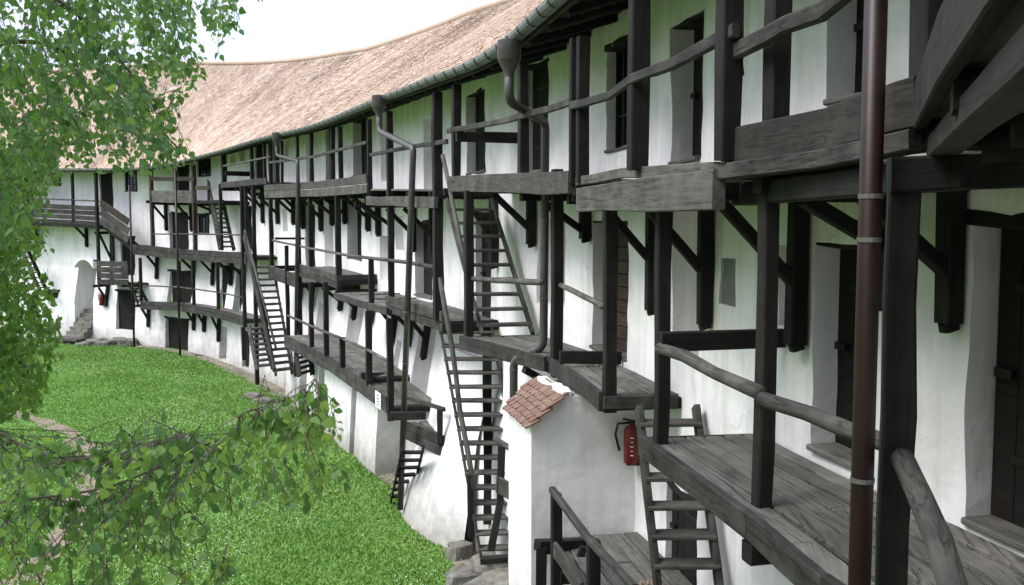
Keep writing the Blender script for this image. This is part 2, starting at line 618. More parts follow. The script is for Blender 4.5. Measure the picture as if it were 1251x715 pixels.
# unseen gravel apron added to cut green light bouncing off the grass
v, f = [], []
ap_s = np.arange(SO - 22, SO + 15.5, .5)
for q in ap_s:
    for k in range(8):
        x_, y_ = plan(q, .05 + k * 1.05 + .12 * mnoise.noise((q, k, 0)))
        v.append((float(x_), float(y_), float(gz(x_, y_)) + .012))
for i in range(len(ap_s) - 1):
    for k in range(7):
        f.append((i * 8 + k, (i + 1) * 8 + k, (i + 1) * 8 + k + 1, i * 8 + k + 1))
tag(link('bounce_apron', mesh_of('bounce_apron', v, f, True), None, None, MPATH), 'unseen gravel apron added to cut green bounce light', 'bounce_apron', kind='structure')
ss_ = np.arange(SO + 13.0, SMAX - 4, .8)
strip('earth_strip', [plan(s, batter(0) + .25) for s in ss_], .7, .02, MDIRT, 'bare earth strip along the foot of the white wall', 'earth', .25)

# grass blades and clover (stuff)
NB = 150000


def lawn_points(n, seed, ymin=11):
    r = np.random.default_rng(seed)
    # denser near the camera
    y = ymin + (50 - ymin) * r.random(n * 3) ** 1.5
    x = -27 + 28 * r.random(n * 3)
    px = CX + FPX * x / y
    ok = (px > -40) & (px < 640)
    x, y = x[ok], y[ok]
    q = Q[::4]
    dmin = np.full(len(x), 1e9)
    for k in range(0, len(q)):
        np.minimum(dmin, (x - q[k, 0]) ** 2 + (y - q[k, 1]) ** 2, out=dmin)
    j = np.sqrt(dmin)
    side = x < np.interp(y, Q[540:, 1], Q[540:, 0])
    ok = side & (j > batter(0) + .35 + .3 * r.random(len(x)))
    x, y = x[ok], y[ok]
    dm = np.full(len(x), 1e9)
    for p in PATHC[::2]:
        np.minimum(dm, (x - p[0]) ** 2 + (y - p[1]) ** 2, out=dm)
    ok = np.sqrt(dm) > .22 + .25 * r.random(len(x))
    return x[ok][:n], y[ok][:n]


x, y = lawn_points(NB, 3)
n = len(x)
h = (.03 + .05 * rng.random(n)) * (1 + .6 * np.array([mnoise.noise((a * .5, b * .5, 0)) for a, b in zip(x, y)]))
ang = rng.random(n) * 2 * math.pi
wdt = .012 + .014 * rng.random(n) + y * .00035
ln = (rng.random((n, 2)) - .5) * .13
z0 = gz(x, y)
V = np.empty((n, 3, 3))
V[:, 0] = np.c_[x - np.cos(ang) * wdt, y - np.sin(ang) * wdt, z0 - .01]
V[:, 1] = np.c_[x + np.cos(ang) * wdt, y + np.sin(ang) * wdt, z0 - .01]
V[:, 2] = np.c_[x + ln[:, 0], y + ln[:, 1], z0 + h]
tag(link('grass', np_mesh('grass', V.reshape(-1, 3), np.arange(n * 3).reshape(-1, 3)), None, None, MGRASS), 'short mown grass blades of the courtyard lawn', 'grass', kind='stuff')

x, y = lawn_points(16000, 7)
cl = np.array([mnoise.noise((a * .33, b * .33, 5.5)) + .5 * mnoise.noise((a * 1.1, b * 1.1, 9)) for a, b in zip(x, y)])
ok = cl > -.12 + .62 * rng.random(len(x))
x, y = x[ok], y[ok]
n = len(x)
r_ = .008 + .007 * rng.random(n)
z0 = gz(x, y) + .07 + .05 * rng.random(n)
O = np.c_[x, y, z0]
dirs = np.array([(1, 0, 0), (0, 1, 0), (-1, 0, 0), (0, -1, 0), (0, 0, .9), (0, 0, -.6)])
V = (O[:, None] + dirs[None] * r_[:, None, None]).reshape(-1, 3)
fo = np.array([(0, 1, 4), (1, 2, 4), (2, 3, 4), (3, 0, 4), (1, 0, 5), (2, 1, 5), (3, 2, 5), (0, 3, 5)])
F3 = (np.arange(n)[:, None, None] * 6 + fo[None]).reshape(-1, 3)
tag(link('clover_flowers', np_mesh('clover', V, F3), None, None, MFLOW), 'tiny white clover flowers scattered over the lawn', 'flowers', kind='stuff')

# ------------------------------------------------------------------ roof profile
EAVE = [(690, 2), (664, 15), (640, 42), (608, 70), (568, 85), (530, 98), (461, 124), (411, 145), (376, 157), (336, 166), (313, 172), (285, 181), (247, 191), (200, 203), (160, 207), (75, 207)]
DE = 1.35
_es = [at_d(px, py, DE) for px, py in EAVE]
ES = np.array([0] + [e[0] for e in _es] + [SMAX]); EZ = np.array([9.36] + [e[1] for e in _es] + [9.5])
_g = np.linspace(0, SMAX, 220)
_z = np.interp(_g, ES, EZ)
_k = np.exp(-.5 * ((_g[:, None] - _g[None]) / 1.2) ** 2); _k /= _k.sum(1, keepdims=True)
_z = _k @ _z


def eave_z(s): return np.interp(s, _g, _z)


DR = -4.5
RIDGE = [(655, -8), (631, 0), (580, 16), (530, 36), (451, 62), (411, 68), (367, 75), (320, 78.5), (250, 79), (200, 79)]
_rs = [at_d(px, py, DR) for px, py in RIDGE]
RS = np.array([0] + [e[0] for e in _rs] + [SMAX]); RZ = np.array([_rs[0][1]] + [e[1] for e in _rs] + [_rs[-1][1] + .1])


def ridge_z(s): return np.interp(s, RS, RZ)


def roof_z(s, d):
    t = (DE + .05 - d) / (DE + .05 - DR)
    return eave_z(s) + .06 + t * (ridge_z(s) - eave_z(s) - .06)


# ------------------------------------------------------------------ building: wall with openings
BLD = empty('ring_wall_building', W(SO + 20, 0, 0), 'long curved whitewashed storeroom building with red tiled roof', 'building')

# far jamb px, back edge of reveal px, near jamb px, top y, bottom y, kind ; measured along the wall
OPEN = [
    # top floor
    (1010, 1049, 1060, -60, 128, 'door'), (819, 848, 858, 35, 200, 'door'), (740, 754, 772, 60, 185, 'window'), (646, 652, 669, 84, 210, 'door'),
    (570, 582, 593, 118, 213, 'door'), (517, 531, 534, 145, 240, 'niche'), (465, 475, 477, 141, 222, 'niche'), (431, 442, 449, 149, 216, 'door'),
    (398, 403, 408, 155, 222, 'door'), (374, 379, 381, 169, 222, 'niche'), (332, 337, 342, 174, 228, 'door'), (348, 351, 353, 172, 192, 'niche'),
    (311, 313, 323, 177, 220, 'door'), (293, 297, 300, 183, 199, 'niche'), (281, 285, 288, 187, 200, 'niche'),
    (241, 243, 258, 195, 216, 'window'), (216, 218, 231, 204, 240, 'door'), (152, 154, 168, 209, 234, 'window'),
    (122, 124, 138, 213, 258, 'door'), (67, 69, 75, 215, 227, 'window'), (20, 23, 36, 213, 262, 'door'), (958, 966, 968, 28, 42, 'niche'),
    # middle floor
    (1184, 1214, 1275, 268, 634, 'door'), (992, 1025, 1054, 296, 545, 'door'), (822, 853, 856, 252, 436, 'niche'), (880, 881.5, 898, 315, 371, 'panel'),
    (951, 960, 962, 300, 397, 'niche'), (724, 741, 768, 270, 424, 'doorb'), (657, 688, 692, 266, 370, 'niche'), (581, 590, 600, 262, 405, 'door'),
    (507, 518, 528, 272, 360, 'door'), (483, 492, 493, 264, 305, 'niche'), (464, 473, 475, 288, 343, 'niche'), (424, 437, 442, 246, 315, 'door'),
    (396, 405, 407, 250, 331, 'niche'), (373, 380, 385, 250, 326, 'door'), (345, 350, 351, 255, 283, 'niche'), (294, 300, 308, 252, 305, 'door'),
    (207, 211, 230, 260, 306, 'door'), (241, 243, 256, 262, 285, 'window'), (148, 150, 165, 290, 336, 'door'),
    # lower floor
    (506, 524, 526, 396, 485, 'niche'), (423, 438, 440, 372, 434, 'niche'), (481, 485, 487, 415, 464, 'niche'), (386, 394, 396, 370, 423, 'niche'),
    (206, 210, 235, 331, 370, 'door'), (270, 272, 277, 326, 382, 'door'), (286, 293, 297, 330, 388, 'door'),
    
    (814, 816, 852, 588, 690, 'door'),
    # ground floor
    (202, 206, 230, 388, 429, 'door'), (142, 145, 165, 355, 402, 'door'), (60, 62, 71, 355, 364, 'window'),
    (389, 398, 399, 482, 512, 'niche'), (428, 434, 437, 488, 545, 'niche'), (462, 474, 478, 500, 560, 'niche'), (268, 275, 277, 398, 438, 'niche'),
    (92, 113, 114.5, 317, 407, 'stairniche'), (297, 300, 305, 405, 448, 'door'),
]
ops = []
for (p0, pr, p1, yt, yb, kind) in OPEN:
    ym = (yt + yb) / 2
    d = 0.0
    for _ in range(3):
        sf, zm = at_d(p0, ym, d)
        d = batter(zm, sf)
    sn, _ = at_d(p1, ym, d)
    pf = W(sf, d, 0)
    zt, zb = zat(pf, yt), zat(pf, yb)
    # depth of the recess from the visible width of the far jamb
    dep = .5
    for k in range(3, 110):
        q = W(sf, d - k * .01, 0)
        if CX + FPX * q.x / (q.y * _c - (zm - EYE) * _s) >= pr:
            dep = k * .01
            break
    dep = min(max(dep, .10), .75)
    if kind == 'stairniche': dep = 2.2
    ops.append(dict(s0=min(sf, sn), s1=max(sf, sn), z0=zb, z1=min(zt, float(eave_z(sf)) + .75), dep=dep, kind=kind, d=d))

S0W, S1W = 0.2, SMAX - .2
sg = np.r_[np.arange(S0W, SO, .8), np.arange(SO, SO + 16, .22), np.arange(SO + 16, S1W, .4)]
zg = np.arange(-.3, 11.4, .3)
sg = np.unique(np.round(np.r_[sg, [o['s0'] for o in ops], [o['s1'] for o in ops]], 4))
zg = np.unique(np.round(np.r_[zg, [o['z0'] for o in ops], [o['z1'] for o in ops]], 4))


def thin(g, keep, tol):
    keep = np.array(sorted(keep)); out = []
    for v in g:
        if np.abs(keep - v).min() < 1e-3 or np.abs(keep - v).min() > tol: out.append(v)
    return np.array(out)


sg = thin(sg, [round(o[k], 4) for o in ops for k in ('s0', 's1')], .03)
zg = thin(zg, [round(o[k], 4) for o in ops for k in ('z0', 'z1')], .02)


def wall_pt(s, z, extra=0.0):
    """hand-trowelled surface"""
    e = .035 * mnoise.noise((s * .8, z * .8, 0)) + .018 * mnoise.noise((s * 2.6, z * 2.6, 4))
    js = .022 * mnoise.noise((s * 3.1, z * 2.3, 8.8))
    jz = .02 * mnoise.noise((s * 2.7, z * 3.3, 3.7))
    zz = min(z + jz, float(roof_z(s, 0)) - .16)
    return W(s + js, batter(z, s) + e - extra, zz)


hole = np.zeros((len(sg) - 1, len(zg) - 1), bool)
sm, zm_ = (sg[1:] + sg[:-1]) / 2, (zg[1:] + zg[:-1]) / 2
for o in ops:
    hole |= ((sm > o['s0']) & (sm < o['s1']))[:, None] & ((zm_ > o['z0']) & (zm_ < o['z1']))[None]
v = [wall_pt(s, z) for s in sg for z in zg]
f = []
nz = len(zg)
for i in range(len(sg) - 1):
    for j in range(nz - 1):
        if not hole[i, j]:
            f.append((i * nz + j, (i + 1) * nz + j, (i + 1) * nz + j + 1, i * nz + j + 1))
# reveals
for o in ops:
    si = sg[(sg >= o['s0'] - 1e-3) & (sg <= o['s1'] + 1e-3)]
    zi = zg[(zg >= o['z0'] - 1e-3) & (zg <= o['z1'] + 1e-3)]
    loop = [(s, zi[0]) for s in si] + [(si[-1], z) for z in zi[1:]] + [(s, zi[-1]) for s in si[::-1][1:]] + [(si[0], z) for z in zi[::-1][1:-1]]
    b0 = len(v)
    for (s, z) in loop:
        v.append(wall_pt(s, z))
    for (s, z) in loop:
        q = wall_pt(s, z)
        nn = normal(s)
        v.append(q - nn * (o['dep'] + .06))
    L = len(loop)
    for k in range(L):
        k2 = (k + 1) % L
        f.append((b0 + k, b0 + k2, b0 + L + k2, b0 + L + k))
    if o['kind'] in ('niche', 'stairniche'):
        f.append(tuple(range(b0 + L, b0 + 2 * L)))
wall = link('wall', mesh_of('wall', v, f), None, BLD, MPL)
# doors, windows, lintels, sills
for o in ops:
    s0, s1, z0, z1, dep, d, kind = (o[k] for k in ('s0', 's1', 'z0', 'z1', 'dep', 'd', 'kind'))
    wdt = s1 - s0; hgt = z1 - z0; sc = (s0 + s1) / 2
    T, NN = tangent(sc), normal(sc)
    if kind in ('door', 'doorb'):
        c = W(sc, d - dep, z0)
        M = frame_at(c, T, Z)          # local x along wall, y = into.. z up
        mm = MDOOR2 if kind == 'doorb' else MDOOR
        ysgn = 1.0 if (M.to_3x3() @ Vector((0, 1, 0))).dot(NN) > 0 else -1.0
        dr = link('door', box_mesh('door', (-wdt / 2 - .05, -.055, -.02), (wdt / 2 + .05, -.02, hgt + .03)) if ysgn > 0 else
                  box_mesh('door', (-wdt / 2 - .05, .02, -.02), (wdt / 2 + .05, .055, hgt + .03)), M, BLD, MDOOR)
        if kind == 'doorb':
            nb = max(3, int(hgt / .19)); bh = hgt / nb
            me = box_mesh('plank', (-wdt / 2, -.02, .008), (wdt / 2, .016 * ysgn if ysgn > 0 else .016, bh - .008))
            for k in range(nb):
                link('plank', me, M @ Matrix.Translation((random.uniform(-.004, .004), random.uniform(0, .012) * ysgn, k * bh)), dr, mm)
        else:
            nb = max(2, min(6, int(wdt / .2))); bw = wdt / nb
            me = box_mesh('plank', (.006, -.018, .01), (bw - .006, .018, hgt - .01))
            for k in range(nb):
                link('plank', me, M @ Matrix.Translation((-wdt / 2 + k * bw, random.uniform(0, .01) * ysgn, 0)), dr, mm)
            if W(sc, 0, 0).y < 20:
                for hz in (.22, .78):
                    yy = sorted((.030 * ysgn, .040 * ysgn))
                    link('hinge', box_mesh('hinge', (-wdt / 2 + .01, yy[0], hgt * hz - .025), (wdt * .22, yy[1], hgt * hz + .025)), M, dr, MIRON)
                yy = sorted((.030 * ysgn, .075 * ysgn))
                link('latch', box_mesh('latch', (wdt / 2 - .2, yy[0], hgt * .5 - .03), (wdt / 2 - .05, yy[1], hgt * .5 + .03)), M, dr, MIRON)
    elif kind == 'panel':
        M = frame_at(W(sc, d - .05, z0), T, Z)
        link('shutter', box_mesh('shutter', (-wdt / 2 - .03, -.02, -.03), (wdt / 2 + .03, .02, hgt + .03)), M, BLD, MPANEL)
    elif kind == 'window':
        c = W(sc, d - dep, z0)
        M = frame_at(c, T, Z)
        wi = link('window', box_mesh('window', (-wdt / 2 - .03, -.03, -.02), (wdt / 2 + .03, -.005, hgt + .02)), M, BLD, MGLASS)
        fw = .05
        for (a0, a1, b0, b1) in ((-wdt / 2, wdt / 2, 0, fw), (-wdt / 2, wdt / 2, hgt - fw, hgt), (-wdt / 2, -wdt / 2 + fw, fw, hgt - fw), (wdt / 2 - fw, wdt / 2, fw, hgt - fw)):
            link('frame', box_mesh('frame', (a0, -.035, b0), (a1, .04, b1)), M, wi, MDOOR)
        for k in (1, 2, 3):
            xx = -wdt / 2 + wdt * k / 4
            link('bar', box_mesh('bar', (xx - .012, -.02, fw), (xx + .012, .02, hgt - fw)), M, wi, MIRON)
        for k in (1, 2):
            zz = hgt * k / 3
            link('bar', box_mesh('bar', (-wdt / 2 + fw, -.015, zz - .012), (wdt / 2 - fw, .024, zz + .012)), M, wi, MIRON)
    if kind != 'stairniche' and wdt > .3 and kind not in ('niche', 'panel'):
        # old oak lintel set in the head of the opening
        a_ = W(s0 - .07, d - dep * .55, z1 + .03); b_ = W(s1 + .07, d - dep * .55, z1 + .03)
        sweep('lintel', [a_, a_.lerp(b_, .5) + Vector((0, 0, -.035)), b_], rect(dep * .9 + .04, .10), MD, BLD, jit=.06, step=.4)
    if kind in ('door', 'doorb', 'window') and z0 > 1.2:
        a_ = W(s0 + .02, d - dep * .45, z0 + .0); b_ = W(s1 - .02, d - dep * .45, z0 + .0)
        if (b_ - a_).length > .25:
            beam('sill', a_, b_, dep * .95 + .06, .05, MP, BLD, jit=.05, step=.5)

# arched head and stone flight in the far niche
o = [q for q in ops if q['kind'] == 'stairniche'][0]
T, NN = tangent((o['s0'] + o['s1']) / 2), normal((o['s0'] + o['s1']) / 2)
c = W((o['s0'] + o['s1']) / 2, o['d'], o['z0'])
wdt, hgt = o['s1'] - o['s0'], o['z1'] - o['z0']
v, f = [], []
for k in range(13):
    x_ = -wdt / 2 - .02 + (wdt + .04) * k / 12
    za = hgt - .38 * wdt * (2 * x_ / wdt) ** 2 * .8
    for (yy, zz) in ((.012, hgt + .05), (.012, min(za, hgt - .01)), (-1.5, min(za, hgt - .01))):
        p = c + T * x_ + NN * yy + Z * zz
        v.append(p)
for k in range(12):
    for j in (0, 1):
        f.append((k * 3 + j, k * 3 + 3 + j, k * 3 + 4 + j, k * 3 + 1 + j))
link('arch', mesh_of('arch', v, f), None, BLD, MPL)
STN = empty('stone_stair', c + Z * -.3, 'grey stone steps climbing into the arched white niche', 'stair')
for k in range(7):
    zt_ = -.05 + k * .22
    yy = .75 - k * .24
    p = c + NN * yy + Z * (zt_ - .1)
    M = frame_at(p, T, Z)
    link('step', box_mesh('step', (-wdt / 2 + .03 + (k > 3) * .2, -.2, -.25), (wdt / 2 - .03, .2, .11)), M, STN, MSTONE)
p = c + NN * 1.25 + Z * -.13
link('landing', box_mesh('landing', (-wdt / 2 - .45, -.35, -.06), (wdt / 2 + .15, .35, .06)), frame_at(p, T, Z), STN, MG)

# battered pier beside the flight of stairs
PIER = []
pl = [(535, 411, 3.9), (529, 455, 3.0), (523, 490, 2.2), (515, 530, 1.4), (506, 575, .7), (502, 612, .05)]
v, f = [], []
s_n, _ = at_d(585, 520, .4)
for i, (px, py, z) in enumerate(pl):
    s_l, _z0 = at_d(px, py, batter(z) + .15)
    out_ = .12 + .85 * (1 - z / 3.9) ** 1.3
    zz = z if i < len(pl) - 1 else -.2
    for k in range(13):
        t = k / 12
        s_ = s_l + .1 + (s_n - s_l - .1) * t
        bulge = math.sin(math.pi * min(1, max(0, t * .92 + .04))) ** .45
        q = W(s_, batter(z) - .12 + (out_ + .12) * bulge + .03 * mnoise.noise((s_ * 2, z * 2, 6)), zz)
        v.append(q)
for i in range(len(pl) - 1):
    for k in range(12):
        f.append((i * 13 + k, i * 13 + k + 1, i * 13 + 14 + k, i * 13 + 13 + k))
link('buttress', mesh_of('buttress', v, f, True), None, BLD, MPL)

# row of white piers at the foot of the wall below the low gallery
for (p0, p1, yb, dd) in ((377, 391, 503, 1.0), (398, 431, 526, 1.15), (437, 463, 548, 1.05), (352, 368, 484, .95)):
    sa, _ = at_d(p0, yb, dd); sb, _ = at_d(p1, yb, dd)
    v, f = [], []
    zs = [-.3, .3, .9, 1.5, 2.02]
    cor = lambda zz: [(sa, .2), (sa, dd), ((sa + sb) / 2, dd + .03), (sb, dd), (sb, .2)]
    for zz in zs:
        for (s_, d_) in cor(zz):
            fl = .12 * (1 - zz / 2) if d_ > .5 else 0
            sg_ = 1 if s_ > (sa + sb) / 2 else -1
            v.append(W(s_ + .03 * mnoise.noise((s_, zz * 2, 3)) , d_ + fl + .03 * mnoise.noise((s_ * 2, zz * 2, 7)), zz))
    for i in range(len(zs) - 1):
        for k in range(4):
            f.append((i * 5 + k, i * 5 + k + 1, i * 5 + 6 + k, i * 5 + 5 + k))
    f.append(tuple(range((len(zs) - 1) * 5, len(zs) * 5)))
    link('buttress', mesh_of('buttress', v, f), None, BLD, MPL)

# ------------------------------------------------------------------ roof
ru = np.r_[np.arange(0.3, SMAX - .3, .6)]
v, f = [], []
for s in ru:
    for d in (DE + .02, .4, -1, -2.7, DR, DR - 1.2):
        zz = roof_z(s, d) if d >= DR else roof_z(s, DR) - 1.0
        v.append(W(s, d, zz - .07))
nr = 6
for i in range(len(ru) - 1):
    for k in range(nr - 1):
        f.append((i * nr + k, (i + 1) * nr + k, (i + 1) * nr + k + 1, i * nr + k + 1))
ROOF = link('roof', mesh_of('roof', v, f), None, BLD, MD)
ROOF['label'] = 'weathered red tile roof over the curved building'
# tiles (far too many to count: one part), plain tiles with rounded tails laid in rows
rows = 42
tl = []
slope_len = 6.9
tw = .18
sv = np.arange(SO + 9.0, SMAX - .5, tw)
quads = []
VV = []
AL = []
for rI in range(rows):
    t0 = rI / rows
    d_lo = DE + .10 - t0 * (DE + .10 - DR)
    d_hi = d_lo - (DE + .10 - DR) / rows * 1.75
    stag = (rI % 2) * tw / 2
    s_ = sv + stag + rng.normal(0, .004, len(sv))
    tilt = rng.normal(0, .003, len(sv))
    lift = .050 + rng.random(len(sv)) * .005
    dl = d_lo + rng.normal(0, .006, len(sv))
    sag = np.array([.014 * mnoise.noise((a * .35, d_lo * .5, 2)) for a in s_])
    pts = []
    for (ds, dd, hh) in ((-.083, 'lo', 0), (-.046, 'tail', 0), (.046, 'tail', 0), (.083, 'lo', 0), (.083, 'hi', -.045), (-.083, 'hi', -.045)):
        if dd == 'lo': d_ = dl - .035
        elif dd == 'tail': d_ = dl
        else: d_ = np.full(len(s_), d_hi)
        X, Y = plan(s_ + ds, d_)
        zz = roof_z(s_, d_) + lift + hh + tilt * np.sign(ds) + sag
        pts.append(np.c_[X, Y, zz])
    top = np.stack(pts, 1)
    bot = top[:, :4].copy(); bot[:, :, 2] -= .03
    VV.append(np.concatenate([top, bot], 1))
    AL.append(np.stack([np.repeat(s_[:, None] * .75, 10, 1), np.full((len(s_), 10), d_lo * .16), np.zeros((len(s_), 10))], -1))
VV = np.concatenate(VV)
nt_ = len(VV)
base = np.arange(nt_)[:, None] * 10
fq = np.array([(0, 1, 2, 3), (0, 3, 4, 5), (0, 6, 7, 1), (1, 7, 8, 2), (2, 8, 9, 3)])
F4 = (base[:, :, None] + fq[None]).reshape(-1, 4)
tm_ = np_mesh('tiles', VV.reshape(-1, 3), F4)
at_ = tm_.attributes.new('along', 'FLOAT_VECTOR', 'POINT')
at_.data.foreach_set('vector', np.concatenate(AL).astype(np.float32).ravel())
tag(link('tiles', tm_, None, ROOF, MTILE), kind='stuff')
# ridge capping
rp = [W(s, DR, float(ridge_z(s)) + .08) for s in np.arange(SO + 20, SMAX - 1, 1.2)]
sweep('ridge_cap', rp, circ(.13, 8), MTILE, ROOF, smooth=True)
# rafters and eave boards seen from below
def soffit_z(s, d): return float(eave_z(s)) - .10 + (DE - d) / DE * .42


for j in range(6):
    d_ = .10 + j * .205
    s_a = SO - 5.0
    while s_a < SO + 62:
        L_ = random.uniform(3.4, 5.2)
        pts_ = [W(q, d_, soffit_z(q, d_) + .04 + random.uniform(-.004, .004)) for q in np.linspace(s_a, s_a + L_ - .015, 5)]
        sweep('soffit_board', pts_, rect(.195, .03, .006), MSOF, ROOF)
        s_a += L_
for q in np.arange(SO - 3.0, SO + 48, 1.05):
    sweep('rafter', [W(q, DE - .06, soffit_z(q, DE - .06) - .035), W(q, .55, soffit_z(q, .55) - .045), W(q, -.02, soffit_z(q, 0) - .035)], rect(.10, .11, .02), MD, ROOF, jit=.05)
for lo_, hi_ in ((-4, 10), (10, 18), (18, 27), (27, 36), (36, 46), (46, 58), (58, 70)):
    lo_ += SO; hi_ += SO
    sweep('eave_board', [W(q, DE - .02, float(eave_z(q)) - .06) for q in np.linspace(lo_, hi_ - .02, 8)], rect(.04, .14), MB, ROOF)

# ------------------------------------------------------------------ gutter and downpipes
GUT = empty('roof_gutter', W(SO + 20, DE + .08, float(eave_z(SO + 20))), 'grey zinc half-round gutter along the curved eaves', 'gutter')
gr = .115
gs = np.arange(SO - 5.0, SMAX - 2, .5)
prof = []
v, f = [], []
na = 9
for s in gs:
    z_ = float(eave_z(s)) + .02
    for k in range(na):
        a_ = math.pi + math.pi * k / (na - 1)
        v.append(W(s, DE + .09 + gr * math.cos(a_), z_ + gr * math.sin(a_)))
    for k in range(na - 1, -1, -1):
        a_ = math.pi + math.pi * k / (na - 1)
        v.append(W(s, DE + .09 + (gr - .008) * math.cos(a_), z_ + .002 + (gr - .008) * math.sin(a_)))
m2 = 2 * na
for i in range(len(gs) - 1):
    for k in range(m2):
        k2 = (k + 1) % m2
        f.append((i * m2 + k, i * m2 + k2, (i + 1) * m2 + k2, (i + 1) * m2 + k))
link('trough', mesh_of('trough', v, f, False), None, GUT, MGUT)
for s in np.arange(SO + 12.3, SMAX - 2, .62):
    z_ = float(eave_z(s)) + .02
    v, f = [], []
    for ds in (-.018, .018):
        for k in range(na):
            a_ = math.pi + math.pi * k / (na - 1)
            v.append(W(s + ds * 1.4, DE + .09 + (gr + .012) * math.cos(a_), z_ + (gr + .012) * math.sin(a_)))
    for k in range(na - 1):
        f.append((k, k + 1, na + k + 1, na + k))
    link('strap', mesh_of('strap', v, f), None, GUT, MBLK)


def downpipe(label, s_fun, pts, r, mat, collars=(), funnel=True, group=None, ground=True):
    base = pts[-1]
    root = empty('downpipe', Vector((base.x, base.y, base.z)), label, 'downpipe', group)
    if funnel:
        top = pts[0]
        k = [(.0, 1.0), (.26, 1.0), (.27, .96), (.44, .42), (.5, .42)]
        v, f = [], []
        nn = 14
        for (dz, rr) in k:
            for j in range(nn):
                a_ = 2 * math.pi * j / nn
                v.append(Vector((top.x + math.cos(a_) * .165 * rr, top.y + math.sin(a_) * .165 * rr, top.z + .28 - dz)))
        for i in range(len(k) - 1):
            for j in range(nn):
                f.append((i * nn + j, i * nn + (j + 1) % nn, (i + 1) * nn + (j + 1) % nn, (i + 1) * nn + j))
        link('funnel', mesh_of('funnel', v, f, True), None, root, mat)
    # rounded bends
    path = [pts[0]]
    for i in range(1, len(pts) - 1):
        a_, b_, c_ = pts[i - 1], pts[i], pts[i + 1]
        l1 = min(.12, (b_ - a_).length * .4); l2 = min(.12, (c_ - b_).length * .4)
        q0 = b_ + (a_ - b_).normalized() * l1; q2 = b_ + (c_ - b_).normalized() * l2
        for t in (0, .33, .67, 1):
            path.append(q0.lerp(b_, t).lerp(b_.lerp(q2, t), t))
    path.append(pts[-1])
    sweep('pipe', path, circ(r, 14), mat, root, up=Vector((.31, .95, .02)), smooth=True)
    for (p, ax) in collars:
        ax = ax.normalized()
        sweep('collar', [p - ax * .011, p + ax * .011], circ(r * 1.08, 14), MCOL, root, up=Vector((.31, .95, .02)), smooth=False)
    return root


def vpipe(label, px, fun_y, y1, px2, y2, pb, yb, d_top, d_run, r, mat, cols, zground=None):
    """funnel at the gutter, short drop, slanting run towards the gallery edge, long drop"""
    a_ = D(px, fun_y, d_top)
    b_ = a_.copy(); b_.z = zat(a_, y1)
    c_ = D(px2, y2, d_run)
    e_ = D(pb, yb, d_run)
    if zground is not None: e_.z = zground
    pts = [a_, b_, c_, e_]
    cc = []
    for yc in cols:
        z_ = zat(c_, yc)
        t = (z_ - c_.z) / (e_.z - c_.z)
        cc.append((c_.lerp(e_, t), e_ - c_))
    cc.append((b_.lerp(c_, .45), c_ - b_))
    return downpipe(label, None, pts, r, mat, cc)


vpipe('slim grey downpipe with funnel nearest the far bend of the gutter', 338, 172, 190, 364, 197, 361, 460, 1.58, 1.36, .06, MPIPEG, (248, 330, 405))
vpipe('brown downpipe with funnel beside the sign board', 463, 132, 160, 505, 181, 489, 622, 1.60, 1.42, .068, MPIPEG, (254, 384, 450, 516, 575))
pA = D(622, 75, 1.60)
pB = pA.copy(); pB.z = zat(pA, 124)
pC = D(667, 140, 1.08)
pD = PZ(664, 424, 4.86)
pC.x, pC.y = pD.x + .02, pD.y
pE = PZ(627, 434, 4.55)
pE = Vector((pD.x - .46, pD.y + .25, zat((0, pD.y + .25), 440)))
pF = pE.copy(); pF.z = 2.2
downpipe('grey downpipe bending out over the tiled wing wall', None, [pA, pB, pC, pD, pE, pF], .066, MPIPEG,
         [(pC.lerp(pD, .43), Z), (pC.lerp(pD, .78), Z), (pB.lerp(pC, .5), pC - pB), (pD.lerp(pE, .25), pE - pD), (pD.lerp(pE, .55), pE - pD), (pE.lerp(pF, .06), Z)])
n0 = Vector((1.675, 4.42, 0)); 
pt = Vector((1.675, 4.42, 9.3)); pbm = Vector((1.675, 4.42, 3.2))
downpipe('thick glossy brown downpipe in the right foreground', None, [pt, pbm], .052, MPIPE,
         [(Vector((1.675, 4.42, zat(n0, y_))), Z) for y_ in (240, 293, 586)], funnel=False)
# far pipes
for (px, yt_, yb_, lab) in ((214, 207, 434, 'far brown downpipe in front of the box balcony and lower doors'), (158, 226, 424, 'far brown downpipe beside the sloping stair parapet')):
    a_ = D(px, yt_, 1.55); b_ = a_.copy(); b_.z = zat(a_, yb_)
    downpipe(lab, None, [a_, b_], .055, MPIPE, [(a_.lerp(b_, t), Z) for t in (.1, .4, .62, .8)], funnel=False)


# ------------------------------------------------------------------ galleries
def gal(label, p, group='timber galleries on the wall'):
    return empty('timber_gallery', p, label, 'gallery', group)


def dline(pts, d, step=1.2):
    """(px, y) marks on the line d metres before the wall, filled in along the curve"""
    sz = [at_d(px, py, d) for px, py in pts]
    out = []
    for (s0, z0), (s1, z1) in zip(sz[:-1], sz[1:]):
        n_ = max(1, int(abs(s1 - s0) / step))
        for k in range(n_):
            t = k / n_
            out.append(W(s0 + (s1 - s0) * t, d, z0 + (z1 - z0) * t))
    out.append(W(sz[-1][0], d, sz[-1][1]))
    return out


def kerb(root, top, h, w=.06, boards=1, mat=None, name='kerb_board', gap=.012):
    mat = mat or MKB
    hb = h / boards
    for k in range(boards):
        pts = [p - Z * (hb * (k + .5)) for p in top]
        sweep(name, pts, rect(w, hb - gap, .008), mat, root, jit=.03)


